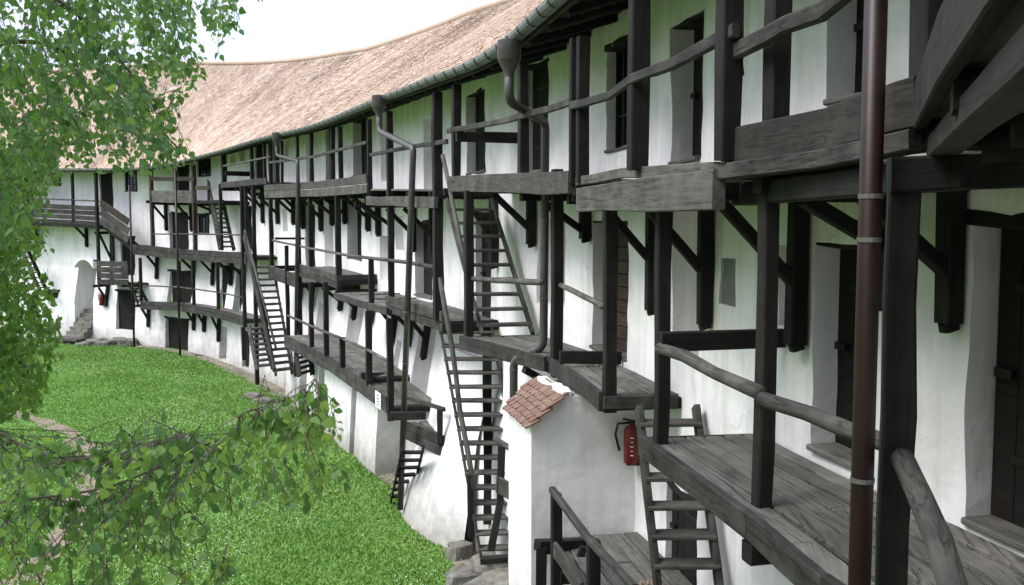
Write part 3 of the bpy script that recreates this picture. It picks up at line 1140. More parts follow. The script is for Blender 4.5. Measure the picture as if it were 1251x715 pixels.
def floor(root, top, drop, bw=.23, joists=True, thick=.045, dmin=.03, maxlen=3.4, mat=None):
    """planks laid along the gallery between the wall and the kerb line"""
    pts = resample(top, .7)
    inner = []
    for p in pts:
        s = near_s(p)
        q = W(s, dmin + batter(p.z - drop, s), p.z)
        inner.append(q)
    wd = sum((a - b).length for a, b in zip(pts, inner)) / len(pts)
    n_ = max(2, int(round(wd / bw)))
    for j in range(n_):
        t = (j + .5) / n_
        line = [b.lerp(a, t * .97) - Z * (drop + thick / 2) for a, b in zip(pts, inner)]
        i0 = 0
        tot = len(line) - 1
        off = random.randint(2, 5)
        while i0 < tot:
            i1 = min(tot, i0 + off)
            if tot - i1 < 2: i1 = tot
            seg = [p.copy() for p in line[i0:i1 + 1]]
            dz = random.uniform(-.006, .006)
            seg = [p + Z * dz for p in seg]
            e = (seg[-1] - seg[0]).normalized() * .006
            seg[0] += e; seg[-1] -= e
            sweep('plank', seg, rect(wd / n_ - .03, thick, .008), mat or MP, root)
            i0 = i1
            off = int(maxlen / .7)
    if joists:
        L = 0
        k = 1
        for i in range(len(pts)):
            if i % 3 == 1 or i in (0, len(pts) - 1):
                a_, b_ = inner[i] - Z * (drop + thick + .075), pts[i] - Z * (drop + thick + .075)
                u = (b_ - a_).normalized()
                beam('joist', a_ - u * .05, b_ - u * .03, .12, .14, MD, root)


def post(root, px, yt_, yb_, d, w=.14, mat=None, lean=0.0, name='post', short=False):
    s, z = at_d(px, yb_, d)
    p = W(s, d, z)
    q = Vector((p.x, p.y, zat(p, yt_)))
    q += tangent(s) * lean
    return beam(name, p, q, w, w * .95, mat or MD, root, up=tangent(s), jit=.035, step=.7)


def postz(root, px, yf, zf, yt_, w=.14, mat=None, zb=None):
    p = PZ(px, yf, zf)
    q = Vector((p.x, p.y, zat(p, yt_)))
    if zb is not None: p.z = zb
    return beam('post', p, q, w, w * .95, mat or MD, root, up=tangent(near_s(p)), jit=.035, step=.7)


def rail(root, pts, r=.045, mat=None, flat=False):
    pts = resample(pts, .6)
    if flat:
        return sweep('rail', pts, rect(r * 1.3, r * 2.3, .015), mat or MKB, root, jit=.025)
    return sweep('rail', pts, circ(r, 8), mat or MG, root, smooth=True, jit=.02)


def kz(K, px, off):
    s, _ = at_d(px, 350, .1)
    q = min(K, key=lambda p: abs(near_s(p) - s))
    return q.z - off


def bracket(root, px, yt_, yb_, ybr=None, dout=.8, w=.13, side=0.0, zt=None):
    """post hung on the wall with a diagonal strut up to the joist"""
    s, z0 = at_d(px, yb_, .09)
    p0 = W(s, .09, z0)
    zt_ = zat(p0, yt_)
    if zt is not None: zt_ = zt
    bo = batter(z0, s)
    p0 = W(s, .09 + bo, z0); p1 = W(s, .09 + batter(zt_, s), zt_ + .02)
    T_ = tangent(s)
    NN_ = normal(s)
    w_ = w
    beam('wall_post', p0 + Z * .05, p1, w_, .14, MD, root, up=T_, jit=.03)
    sweep('wall_post_tip', [p0 + Z * .0 + NN_ * -.015, p0 + Z * .055], rect(w_ * .8, .1, .02), MD, root, up=T_)
    zb = zat(p0, ybr) if ybr else z0 + (zt_ - z0) * .42
    a_ = W(s, .14 + batter(zb, s), zb); b_ = W(s, dout, zt_ - .02)
    b_ += T_ * side
    beam('strut', a_, b_, .10, .11, MD, root, up=T_, jit=.03)
    beam('joist', W(s, .02, zt_ + .075), W(s, min(1.15, dout + .42), zt_ + .075), .13, .14, MD, root, jit=.03)


def tie(root, px, yt_, yb_, d1, pxd=None):
    """tie beam from an outer post back to the wall"""
    s, z1 = at_d(px, yt_, d1)
    p = W(s, d1, z1)
    z0 = zat(p, yb_)
    zc = (z1 + z0) / 2
    beam('tie_beam', W(s, .02, zc), W(s, d1 + .06, zc), .10, abs(z1 - z0), MD, root, jit=.03)


# ---- top floor, from the right foreground into the distance
# T0/T1: turns the corner above the camera
c_k = PZ(1104, 171, 7.245)
K0 = [Vector((-.05, -1.6, 7.30)), Vector((.32, 0, 7.28)), Vector((.90, 1.66, 7.26)), Vector((1.42, 3.15, 7.25)), Vector((2.02, 4.72, 7.25))]
_s10, _z10 = at_d(884, 203, 1.22)
K1 = [Vector((2.02, 4.72, 7.25)), W(_s10 - 2.6, 1.24, 7.24), W(_s10 - 1.2, 1.23, 7.22), W(_s10, 1.22, _z10)]
g = gal('dark timber gallery overhead in the top right corner', K0[1])
kerb(g, [p + Z * .24 for p in K0], .24, .055, mat=MSOF)  # darker wood on kerb and sill carries the corner's shade in its colour
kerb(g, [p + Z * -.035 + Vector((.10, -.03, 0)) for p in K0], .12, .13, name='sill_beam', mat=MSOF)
floor(g, [p + Z * .10 for p in K0], .0, .26, True)
# round log joist ends and cross beam by the corner post
la = Vector((1.45, 2.35, 7.1))
cpost = Vector((1.90, 4.58, 0))
cw = W(near_s(cpost), .0, 0)
zb0 = zat(cpost, 212)
beam('cross_beam', Vector((cpost.x - .08, cpost.y, zb0)), Vector((cw.x + .2, cw.y + .02, zb0 + .02)), .17, .165, MD, g, jit=.04)
for tt in (.25, .55, .8):
    q = K0[2].lerp(K0[4], tt)
    wq = W(near_s(q), 0, q.z)
    u = (wq - q).normalized()
    sweep('log_joist', [q + u * .22 - Z * .12, wq - Z * .12], circ(.085, 10), MD, g, smooth=True, jit=.03, step=.4)
# top-floor post and hand rail above the corner
beam('post', Vector((2.18, 4.92, 7.3)), Vector((2.18, 4.92, 9.35)), .2, .2, MD, g, jit=.03)
rail(g, [p + Z * .98 for p in K0], .045)

g = gal('top floor gallery with wide kerb board behind the thick brown pipe', K1[-1])
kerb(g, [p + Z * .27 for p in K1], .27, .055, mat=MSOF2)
kerb(g, [p + Z * .012 for p in K1], .12, .15, name='sill_beam')
floor(g, [p + Z * .10 for p in K1], .0, .26, True)
sq, zq = at_d(900, 240, 1.0)
sweep('bearer', [W(_s10 - 3.2, .95, 7.02), W(_s10 + .25, .95, 7.0)], rect(.16, .16), MD, g, jit=.03)
sp = at_d(887, 198, 1.27)
post(g, 887, -60, 196, 1.27, .15)
post(g, 948, -80, 153, 1.06, .14)
rail(g, [D(896, 63, 1.24), D(938, 43, 1.24), D(960, 31, 1.24), D(1006, 14, 1.22), K1[0] + Z * .98], .05, flat=True)
rail(g, [D(800, 87, 1.25), D(850, 64, 1.27), D(900, 36, 1.28)], .045, flat=True)
beam('peg', D(903, 92, 1.20), D(903, 62, 1.20), .05, .05, MD, g)
bracket(g, 972, 241, 428, 345, .82, .15)
bracket(g, 1082, 238, 378, 300, .8, .14)
bracket(g, 1158, 236, 404, 330, .8, .15)

# T2
g = gal('top floor gallery with a cracked heavy front beam above the two posts', D(800, 240, 1.25))
K = dline([(880, 205), (708, 228)], 1.28)
kerb(g, K, .30, .10, mat=MG)
Ku = dline([(876, 196), (760, 205), (691, 218)], 1.19)
kerb(g, Ku, .12, .06, mat=MG, name='upper_board')
floor(g, [p - Z * .0 for p in Ku], .12, .26)
post(g, 701.5, 47, 224, 1.22, .11); post(g, 712, 45, 224, 1.17, .14)
post(g, 779, -20, 208, 1.20, .17)
rail(g, [D(698, 130, 1.26), D(745, 116, 1.26), D(772, 98, 1.27), D(819, 79, 1.27), D(852, 63, 1.27)], .04, flat=True)
bracket(g, 860, 243, 402, 330, .8, .15)
bracket(g, 797, 246, 384, 316, .8, .18)
bracket(g, 715, 246, 296, 282, .8, .16)

# T3
g = gal('top floor gallery above the steep stair with dark tie beam', D(620, 235, 1.2))
K = dline([(698, 208), (634, 212), (550, 215)], 1.25)
kerb(g, K, .30, .08, mat=MG)
floor(g, K, .10, .25)
post(g, 557.5, 104, 216, 1.2, .15); post(g, 638.5, 79, 214, 1.2, .15)
rail(g, [D(547, 160, 1.25), D(590, 153, 1.25), D(634, 143, 1.25), D(670, 134, 1.25), D(698, 125, 1.25)], .042, flat=True)
tie(g, 561, 160, 173, 1.2)
bracket(g, 649, 237, 302, 278, .8, .16)
bracket(g, 603, 240, 328, 290, .7, .16)

# T4
g = gal('short top floor gallery beside the bent brown downpipe', D(490, 253, 1.2))
K = dline([(533, 240), (449, 240)], 1.25)
kerb(g, K, .24, .08, mat=MG)
floor(g, dline([(533, 231), (449, 231)], 1.22), .0, .25)
post(g, 452, 146, 241, 1.18, .13)
post(g, 478, 136, 363, 1.18, .15)
post(g, 535.5, 113, 392, 1.18, .19)
rail(g, [D(453, 189, 1.24), D(500, 180, 1.24), D(546, 173, 1.24)], .04, flat=True)
bracket(g, 528, 254, 310, 286, .8, .15); bracket(g, 505, 254, 308, 285, .8, .14); bracket(g, 478, 254, 290, 274, .8, .14)

# T5
g = gal('long top floor gallery with weathered double kerb boards and eight struts', D(390, 240, 1.2))
K = dline([(449, 213), (390, 221), (323.5, 226)], 1.25)
kerb(g, K, .50, .07, 2, mat=MG)
floor(g, K, .38, .25)
post(g, 364, 165, 225, 1.2, .10); post(g, 381, 161, 224, 1.2, .13); post(g, 407, 153, 222, 1.15, .13); post(g, 416.5, 155, 219, 1.2, .13)
post(g, 414, 236, 356, 1.2, .16); post(g, 331, 175, 228, 1.2, .13); post(g, 345, 172, 227, 1.2, .10)
rail(g, [D(328, 199, 1.24), D(381, 192, 1.24), D(420, 182, 1.24), D(448, 174, 1.24)], .04, flat=True)
for (px, yb_) in ((462, 289), (449.5, 283), (421, 274), (405.5, 276), (392, 283), (370, 280), (358.5, 275), (339, 274)):
    bracket(g, px, 240, yb_, None, .85, .16)

# T6
g = gal('small top floor gallery left of the slim grey downpipe', D(300, 225, 1.2))
K = dline([(326, 217), (270, 223)], 1.25)
kerb(g, K, .26, .07)
floor(g, K, .16, .26)
post(g, 274, 189, 224, .9, .20); post(g, 308, 178, 219, 1.2, .14); post(g, 324, 176, 220, 1.2, .12)
post(g, 271, 225, 306, 1.2, .13); post(g, 302, 227, 308, 1.2, .13); post(g, 314.5, 226, 470, 1.5, .14)
rail(g, [D(273, 203, 1.24), D(330, 192, 1.24)], .04)
tie(g, 277, 209, 215, 1.2)
for (px, yb_) in ((310, 260), (321, 273)):
    bracket(g, px, 228, yb_, None, .85, .16)

# T7
g = gal('far box balcony with plank parapet and brown rail', D(210, 246, 1.2))
K = dline([(238, 233), (185, 233)], 1.2)
kerb(g, K, .58, .06, 2, mat=MG)
floor(g, K, .5, .28)
kerb(g, dline([(238, 216), (185, 216)], 1.2), .2, .06, 1, mat=MB, name='rail_board')
post(g, 187, 206, 306, 1.18, .17, MB); post(g, 239, 202, 308, 1.18, .18, MB); post(g, 214.5, 206, 236, 1.16, .14, MB)
kerb(g, dline([(256, 227), (239, 227)], 1.2), .18, .06, 1, mat=MB, name='rail_board')
kerb(g, dline([(273, 244), (240, 245)], 1.15), .16, .06, 1, mat=MD)
floor(g, dline([(273, 245), (240, 246)], 1.12), .0, .28)
for (px, yb_) in ((203, 282), (234, 283), (258, 262)):
    bracket(g, px, 249, yb_, None, .85, .16)

# T8
g = gal('far left gallery with slatted plank parapet running behind the leaves', D(90, 272, 1.2))
pa = [(121, 252), (53, 249), (-25, 247)]
Kt = dline(pa, 1.2)
for k in range(4):
    kerb(g, [p - Z * (k * .265) for p in Kt], .235, .05, 1, mat=MKB, name='parapet_board', gap=.0)
kerb(g, [p - Z * 1.04 for p in Kt], .14, .12, 1, mat=MD, name='sill_beam')
floor(g, Kt, 1.0, .28)
rail(g, dline([(121, 246), (55, 243), (-25, 242)], 1.2), .04)
post(g, 90, 211, 272, 1.18, .14); post(g, 121.5, 211, 350, 1.25, .15); post(g, 40, 211, 270, 1.18, .14)
for (px, yb_, t_) in ((106, 302, 275), (46, 300, 274)):
    bracket(g, px, t_, yb_, None, .85, .16)

# ---- middle floor
# N: nearest, turns the corner by the thick post
Kn = [PZ(784, 531, 4.80), PZ(917, 625, 4.80), PZ(1010, 702, 4.80), Vector((1.93, 4.5, 4.8)), Vector((1.42, 3.0, 4.8)), Vector((.85, 1.5, 4.8)), Vector((.2, -.3, 4.8)), Vector((-.1, -1.2, 4.8))]
g = gal('nearest plank gallery floor with knotty round hand rails', Kn[2])
for a_, b_ in ((Kn[0], Kn[1]), (Kn[1], Kn[2] + Z * .0), (Kn[2], Kn[3]), (Kn[3], Kn[5]), (Kn[5], Kn[7])):
    kerb(g, [a_.lerp(b_, t) for t in (0.002, .5, .998)], .20, .07)
floor(g, Kn, .03, .21, True, .05, .02, 4.0)
beam('end_board', Kn[0] - Z * .12, W(near_s(Kn[0]), .04, 4.68), .06, .2, MKB, g)
p1 = PZ(811, 552, 4.75); p2 = PZ(938, 640, 4.77)
p1 = Vector((1.365, 8.5, 4.70)); p2 = Vector((1.79, 6.6, 4.66))
for (p, yt_, w_) in ((p1, 244, .125), (p2, 213, .118)):
    q = Vector((p.x, p.y, zat(p, yt_)))
    beam('post', p - Z * .12, q, w_, w_, MD, g, up=tangent(near_s(p)), jit=.03, step=.6)
beam('post', Vector((cpost.x, cpost.y, 4.2)), Vector((cpost.x, cpost.y, zb0 - .08)), .15, .15, MD, g, up=tangent(near_s(cpost)), jit=.03, step=.6)


def at_y(px, py, y): return AT(px, py, y)


rr = sweep('rail', [at_y(806, 424, 8.25), at_y(835, 434, 7.9), at_y(872, 455, 7.35), at_y(928, 480, 6.5)], circ(.052, 12), MG, g, smooth=True, jit=.04)
rr = sweep('rail', [at_y(934, 487, 6.34), at_y(985, 505, 5.75), at_y(1040, 528, 5.1), at_y(1092, 546, 4.63)], circ(.05, 12), MG, g, smooth=True, jit=.04)
rr = sweep('rail', [at_y(1102, 558, 4.50), at_y(1124, 610, 4.02), at_y(1146, 665, 3.55), at_y(1172, 745, 3.0), Vector((.95, 1.6, 5.75)), Vector((.3, 0, 5.75))], circ(.055, 12), MG, g, smooth=True, jit=.03,
           scales=[1, 1.0, 1.0, .95, .9, .9])
tie(g, 815, 405, 428, 1.12)
beam('joist_end', Vector((1.63, 6.40, 4.50)), Vector((2.3, 6.55, 4.5)), .15, .15, MD, g)
beam('joist_end', Vector((1.75, 7.7, 4.49)), Vector((2.35, 7.85, 4.49)), .15, .15, MD, g)

# A
Ka = [PZ(735, 478, 4.78), PZ(702, 454, 4.78), PZ(669, 434, 4.78)]
g = gal('plank landing at the top of the open stair with red extinguisher below', Ka[0])
kerb(g, Ka, .25, .06)
floor(g, Ka, .05, .2, True, .045, .02)
wa = W(near_s(Ka[0]) + .02, .03, 4.66)
beam('end_board', Ka[0] + Vector((.02, -.04, -.13)), wa + Vector((0, -.05, -.04)), .06, .17, MKB, g)
p = Ka[0] + Vector((.09, .06, 0))
q = Vector((p.x, p.y, zat(p, 245)))
beam('post', p - Z * .26, q, .15, .15, MD, g, up=tangent(near_s(p)), jit=.03, step=.6)
# step between A and B
pa_ = PZ(684, 436, 4.88)
beam('step_board', pa_, W(near_s(pa_), .03, 4.84), .07, .18, MD, g)

# B
Kb = [PZ(667, 435, 4.80), PZ(563, 410, 4.80)]
g = gal('wedge shaped plank landing between the two steep stairs', Kb[0])
kerb(g, [Kb[0].lerp(Kb[1], t) for t in (0, .5, 1)], .25, .06)
Kb2 = [Kb[0], Kb[0].lerp(Kb[1], .5), Kb[1]]
floor(g, Kb2, .04, .21, True)
s_b = near_s(pa_)
beam('end_board', Kb[1] - Z * .13, W(near_s(Kb[1]), .03, 4.66), .06, .2, MD, g)
p = PZ(680, 436, 4.80)
q = Vector((p.x, p.y, zat(p, 207)))
beam('post', p - Z * .3, q, .155, .15, MD, g, up=tangent(near_s(p)), jit=.03, step=.6)
pB1 = PZ(573, 408, 4.80)
q = Vector((pB1.x, pB1.y, zat(pB1, 233)))
beam('post', pB1 - Z * .1, q, .15, .15, MD, g, up=tangent(near_s(pB1)), jit=.03, step=.6)
y1_, y2_ = pB1.y, p.y
rail(g, [at_y(577, 341, y1_), at_y(662, 345, y2_ - .05)], .047)
rail(g, [at_y(684, 348, y2_), at_y(705, 358, y2_ - .9), at_y(737, 374, Ka[0].y + .1)], .042)
beam('strut', PZ(640, 452, 4.5), W(near_s(PZ(640, 440, 4.6)), .05, 3.9), .1, .1, MD, g)

# M3
g = gal('middle gallery section with tall double kerb ending at the stair top', D(505, 390, 1.2))
K = [PZ(541.5, 381, 5.0), PZ(505, 370, 5.0), PZ(472, 361, 5.0)]
kerb(g, K, .22, .06); kerb(g, [p - Z * .225 for p in K], .18, .06)
floor(g, K, .2, .22)
beam('end_board', K[0] - Z * .3, W(near_s(K[0]), .02, 4.7), .06, .22, MD, g)
rail(g, [PZ(533, 327, 5.85), PZ(498, 321, 5.85), PZ(474, 318, 5.85)], .045)
for (px, yb_) in ((485.5, 421), (505, 424), (526, 439)):
    bracket(g, px, 392, yb_, None, .8, .16, zt=4.60)

# M4
g = gal('lower step of the middle gallery with a short free post', D(440, 370, 1.2))
K = [PZ(474, 376, 4.75), PZ(440, 366.5, 4.75), PZ(408, 357, 4.75)]
kerb(g, K, .19, .06)
floor(g, K, .02, .22)
postz(g, 454, 371, 4.72, 317, .13, MD)
rail(g, [PZ(474, 318, 5.85), PZ(445, 314.5, 5.85), PZ(418, 311, 5.85)], .042)
for (px, yb_) in ((437, 391), (457.5, 396), (419, 380)):
    bracket(g, px, 376, yb_, None, .8, .16, zt=4.56)

# M5
g = gal('middle gallery section with double kerb near the slim downpipe', D(370, 340, 1.2))
K = dline([(412.5, 336), (364, 322)], 1.25)
kerb(g, K, .44, .06, 2)
floor(g, K, .12, .22)
beam('end_board', K[0] + tangent(near_s(K[0])) * .02 - Z * .17, W(near_s(K[0]), .03, K[0].z - .15), .06, .34, MKB, g)
K2 = dline([(363, 335), (328.5, 324)], 1.25)
kerb(g, K2, .5, .06, 2)
floor(g, K2, .3, .22)
rail(g, dline([(418, 311), (380, 304), (333, 294)], 1.25), .042)
post(g, 332, 243, 324, 1.22, .14); post(g, 352, 300, 410, 1.25, .13); post(g, 367, 243, 416, 1.22, .14)
post(g, 380, 242, 330, 1.2, .14)
beam('cross_rail', D(336, 291, 1.2), D(372, 291, .1), .08, .08, MD, g)
for (px, yb_) in ((385, 379), (370, 374)):
    bracket(g, px, 350, yb_, None, .8, .16, zt=kz(K, px, .36))

# M7
g = gal('far middle gallery with heavy dark kerb below the box balcony', D(230, 320, 1.2))
K = dline([(301, 308), (260, 306.5), (216, 304), (160, 298)], 1.25)
kerb(g, K, .52, .07, 2)
floor(g, K, .16, .25)
rail(g, dline([(299, 287), (187, 286)], 1.22), .035)
post(g, 299, 227, 400, 1.3, .15)
for (px, yb_) in ((193, 341), (237, 342), (262, 349), (284, 349), (298, 352)):
    bracket(g, px, 320, yb_, None, .85, .16, zt=kz(K, px, .40))

# far landing with plank box
g = gal('far half-landing boxed in by four dark planks near the extinguisher', D(137, 349, 1.2))
Kt = dline([(156, 319.5), (119, 319)], 1.3)
for k in range(4):
    kerb(g, [p - Z * (k * .31) for p in Kt], .285, .05, 1, name='parapet_board', gap=.0)
floor(g, Kt, 1.12, .28)
bracket(g, 136, 350, 374, None, .85, .16)
post(g, 138.5, 286, 320, .7, .13)

# ---- lower floor
# L5
g = gal('long low gallery with double kerb and the small white sign', D(400, 440, 1.5))
K = [PZ(473, 485, 2.72), PZ(436, 458.5, 2.80), PZ(400, 434, 2.88), PZ(348, 408, 2.92)]
kerb(g, K[:2], .40, .06, 2); kerb(g, K[1:3], .42, .06, 2); kerb(g, K[2:], .45, .06, 2)
floor(g, K[1:], .07, .24)
floor(g, K[:2], .22, .24)
rail(g, [PZ(478, 443, 3.55), PZ(448, 427, 3.62), PZ(420, 414.5, 3.68)], .04)
rail(g, [PZ(420, 414, 3.7), PZ(400, 407, 3.72), PZ(352, 386, 3.85)], .04)
postz(g, 477, 490, 2.66, 389, .15, zb=2.2); postz(g, 451, 471, 2.72, 380, .15); postz(g, 419, 449, 2.82, 412, .14); postz(g, 399, 435, 2.86, 345, .14)
postz(g, 381, 424, 2.88, 346, .13)
sb_ = near_s(PZ(452, 462, 2.75))
beam('step_board', PZ(440, 459, 2.86), PZ(471, 459, 2.66), .06, .16, MKB, g)
beam('end_board', PZ(477, 508, 2.5), PZ(520, 508, 2.45), .08, .2, MKB, g)
for (px, yb_) in ((400, 465), (432, 500)):
    bracket(g, px, 455, yb_, None, .9, .15, zt=2.35)
SGN = empty('notice_board', PZ(466, 491, 2.6), 'small white notice with black lines on the low gallery kerb', 'sign')
nrm = (K[1] - K[0]).normalized()
sd = Vector((nrm.y, -nrm.x, 0))
if sd.x > 0: sd = -sd
p = K[0].lerp(K[1], .22) + sd * .045 - Z * .2
M = frame_at(p, nrm, Z)
link('board', box_mesh('board', (-.23, -.008, -.19), (.23, .008, .19)), M, SGN, MWHT)
for k, (xx, ww) in enumerate(((-.0, .10), (0, .12), (-.0, .08), (0, .1))):
    for sgn_ in (-1, 1):
        link('text_line', box_mesh('text_line', (-ww, sgn_ * .010 - .0015, .115 - k * .075 - .014), (ww, sgn_ * .010 + .0015, .115 - k * .075 + .014)), M, SGN, MINK)

# landing below it
g = gal('small low landing with end panel at the foot of the buttress', PZ(515, 540, 2.1))
K = [PZ(538.5, 531, 2.2), PZ(495, 513, 2.2)]
kerb(g, K, .46, .06, 2)
floor(g, K, .06, .22)
beam('end_board', K[0] - Z * .22, K[0] + Vector((.42, .25, -.3)), .06, .46, MKB, g)
pz_ = PZ(538, 531, 2.2)
beam('post', pz_ - Z * .2, Vector((pz_.x, pz_.y, zat(pz_, 500))), .12, .12, MD, g)
rail(g, [AT(497.6, 486, K[1].y), AT(543, 500.5, K[0].y)], .04, flat=True)

# L7
g = gal('far low gallery curving along the wall above the ground floor door', D(230, 380, 1.2))
K = dline([(298, 386), (260, 376.5), (216, 369), (172, 368)], 1.3)
kerb(g, K, .42, .06, 2)
floor(g, K, .12, .25)
rail(g, dline([(298, 364), (265, 357), (216, 351), (175, 349)], 1.27), .035)
for (px, a_, b_) in ((172.5, 315, 368), (220, 319, 371), (237, 319, 374), (267, 321, 381)):
    post(g, px, a_, b_, 1.27, .14)
for (px, t_, yb_) in ((189, 379, 399), (245.5, 386, 403), (258.5, 389, 405), (277, 395, 417)):
    bracket(g, px, t_, yb_, None, .85, .16, zt=kz(K, px, .36))
post(g, 298, 400, 440, 1.2, .16)

# Ln: low landing in front of the wing wall
FL = 2.55
g = gal('low plank landing with sloping weathered rail below the red extinguisher', Vector((1.2, 10.5, FL)))
Kl = [Vector((.98, 8.3, FL)), Vector((.82, 9.9, FL)), Vector((.56, 11.3, FL)), Vector((.42, 12.35, FL))]
floor(g, Kl, .0, .23, True, .05, .02, 5.0)
ra, rb, rc = AT(674, 599, 11.4), AT(718, 655, 9.95), AT(775, 720, 8.75)
sweep('rail', [ra, rb, rc], rect(.085, .085, .02), MG, g, jit=.03, step=.5)
for (p, zt_) in ((ra, ra.z), (rb, rb.z)):
    q = Vector((p.x + .06, p.y - .05, 0))
    beam('post', Vector((q.x, q.y, FL - .35)), Vector((q.x, q.y, zt_ - .03)), .13, .13, MD, g, up=tangent(near_s(q)), jit=.03)
da, db = AT(676, 667, 11.42), AT(712, 722, 9.95)
beam('guard_board', da, db, .05, .22, MG, g)
ea, eb = AT(656, 668, 11.7), AT(714, 664, 12.1)
beam('end_beam', ea, eb, .13, .13, MD, g)
beam('post', Vector((ea.x + .06, ea.y, .4)), Vector((ea.x + .06, ea.y, ea.z)), .14, .14, MD, g)
beam('brace', AT(700, 700, 11.7), AT(713, 668, 11.7), .09, .09, MD, g)


# ------------------------------------------------------------------ stairs
def stair(label, TL, TR, BL, BR, n_, w=.05, h=.2, tread=.2, tth=.045, mat=None, name='wooden_stair', skip=0, over=.03):
    mat = mat or MKB
    base = (BL + BR) / 2
    root = empty(name, base, label, 'stair', 'open timber stairs')
    for (a_, b_) in ((TL, BL), (TR, BR)):
        beam('stringer', b_, a_, w, h, mat, root, up=(TR - TL).cross(a_ - b_), jit=.02)
    run = ((BL + BR) / 2 - (TL + TR) / 2); run.z = 0
    run.normalize()
    for k in range(n_):
        t = (k + .6) / (n_ + .3)
        a_ = TL.lerp(BL, t); b_ = TR.lerp(BR, t)
        e = (b_ - a_).normalized() * over
        zz = (a_.z + b_.z) / 2
        a_ = Vector((a_.x, a_.y, zz)); b_ = Vector((b_.x, b_.y, zz))
        beam('tread', a_ - e, b_ + e, tread, tth, MG if mat is not MD else mat, root, jit=.02, step=2)
    return root


# S1 ground to the wedge landing
TL, TR = Vector((-1.46, 18.9, 4.72)), Vector((-.42, 18.9, 4.72))
BL, BR = Vector((-.56, 17.0, .55)), Vector((.34, 17.1, .55))
st1 = stair('tall steep stair rising from the stones beside the wing wall', TL, TR, BL, BR, 16, .055, .22, .26, .055)
sweep('handrail', [AT(537, 340, 18.8), AT(552, 420, 18.2), AT(562, 500, 17.9), AT(580, 598, 17.2)], circ(.05, 10), MG, st1, smooth=True, jit=.03, step=.7)
b_ = AT(575, 655, 17.3)
beam('newel_post', b_, Vector((b_.x, b_.y, zat(b_, 580))), .12, .12, MD, st1)
a_ = AT(612, 610, 16.4); b_ = AT(600, 672, 16.3)
beam('newel_post', b_, a_, .13, .13, MD, st1)
beam('newel_post', AT(611, 610, 16.4), AT(612, 545, 16.4), .13, .13, MD, st1)
sweep('handrail', [AT(607, 538, 16.5), AT(630, 552, 15.9)], circ(.055, 8), MG, st1, smooth=True)
beam('guard_board', AT(608, 592, 16.4), AT(632, 606, 15.9), .05, .3, MKB, st1)
beam('support_post', AT(596, 640, 18.2), AT(595, 428, 18.6), .17, .17, MD, st1)
beam('foot_board', AT(587, 684, 16.6), AT(640, 681, 16.6), .2, .12, MD, st1)
# S2 wedge landing to the top floor
TL, TR = Vector((-1.27, 18.5, 7.18)), Vector((-.40, 18.5, 7.18))
BL, BR = PZ(590, 411, 4.76), PZ(651, 409, 4.76)
st2 = stair('upper steep stair from the wedge landing to the top gallery', TL, TR, BL, BR, 9, .055, .24, .24, .06, MKB)
sweep('handrail', [AT(541, 190, 18.6), AT(556, 262, 17.6), AT(569, 322, 16.9)], circ(.042, 10), MG, st2, smooth=True, jit=.03, step=.7)
# S7 near
TL, TR = Vector((1.42, 10.42, 4.72)), Vector((2.06, 10.45, 4.72))
BL, BR = Vector((1.53, 9.2, 2.5)), Vector((2.17, 9.2, 2.5))
stair('open stair with worn treads behind the nearest gallery floor', TL, TR, BL, BR, 8, .07, .17, .26, .045, MKB, over=.02)
# S3 far upper
TL, TR, BL, BR = D(258, 246, 1.05), D(272, 246, .45), D(269, 305, 1.0), D(286, 306, .4)
st3 = stair('far small stair descending from the box balcony', TL, TR, BL, BR, 10, .07, .2, .26, .08, MKB)
beam('handrail', D(254, 220, 1.08), D(269, 286, 1.03), .07, .09, MKB, st3)
beam('newel_post', D(255, 246, 1.08), D(255, 222, 1.08), .12, .12, MB, st3)
# S4a
TL, TR, BL, BR = D(311, 322, 1.65), D(333, 322, 1.0), D(337, 458, 1.75), D(357, 456, 1.1)
st4 = stair('long open stair with wide plank handrail left of the slim downpipe', TL, TR, BL, BR, 17, .07, .26, .3, .075, MKB)
sweep('handrail', [D(298, 287, 1.75), D(335, 452, 1.9)], rect(.07, .30), MKB, st4, jit=.02)
sweep('handrail', [D(299, 282, 1.7), D(337, 425, 1.85)], circ(.045, 8), MG, st4, smooth=True)
# S4b
TL, TR, BL, BR = D(304, 398, 1.95), D(320, 398, 1.4), D(314, 452, 2.0), D(333, 450, 1.4)
stair('short stair from the far low gallery down to the lawn edge', TL, TR, BL, BR, 8, .07, .2, .28, .08, MKB)
# S5
TL, TR, BL, BR = D(157, 346, 1.2), D(168, 345, .6), D(169, 371, 1.3), D(180, 369, .7)
stair('tiny far stair between the plank landing and low gallery', TL, TR, BL, BR, 5, .05, .18, .22, .05, MD)
# S6
TL, TR, BL, BR = Vector((-2.35, 19.9, 1.95)), Vector((-1.9, 19.85, 1.95)), Vector((-2.92, 22.3, .05)), Vector((-2.45, 22.6, .05))
stair('short ladder stair under the small low landing', TL, TR, BL, BR, 7, .05, .14, .2, .045, MD)
# bottom flight right of S4
TL, TR, BL, BR = D(362, 432, 1.7), D(378, 432, 1.1), D(366, 460, 1.75), D(382, 458, 1.1)
stair('few low steps hidden beneath the long low gallery', TL, TR, BL, BR, 4, .05, .18, .22, .05, MD)
# far left
TL, TR, BL, BR = D(26, 305, 1.3), D(34, 305, .7), D(52, 362, 1.3), D(60, 362, .7)
stair('far left stair half hidden behind the bright foliage', TL, TR, BL, BR, 9, .06, .2, .22, .05, MD)
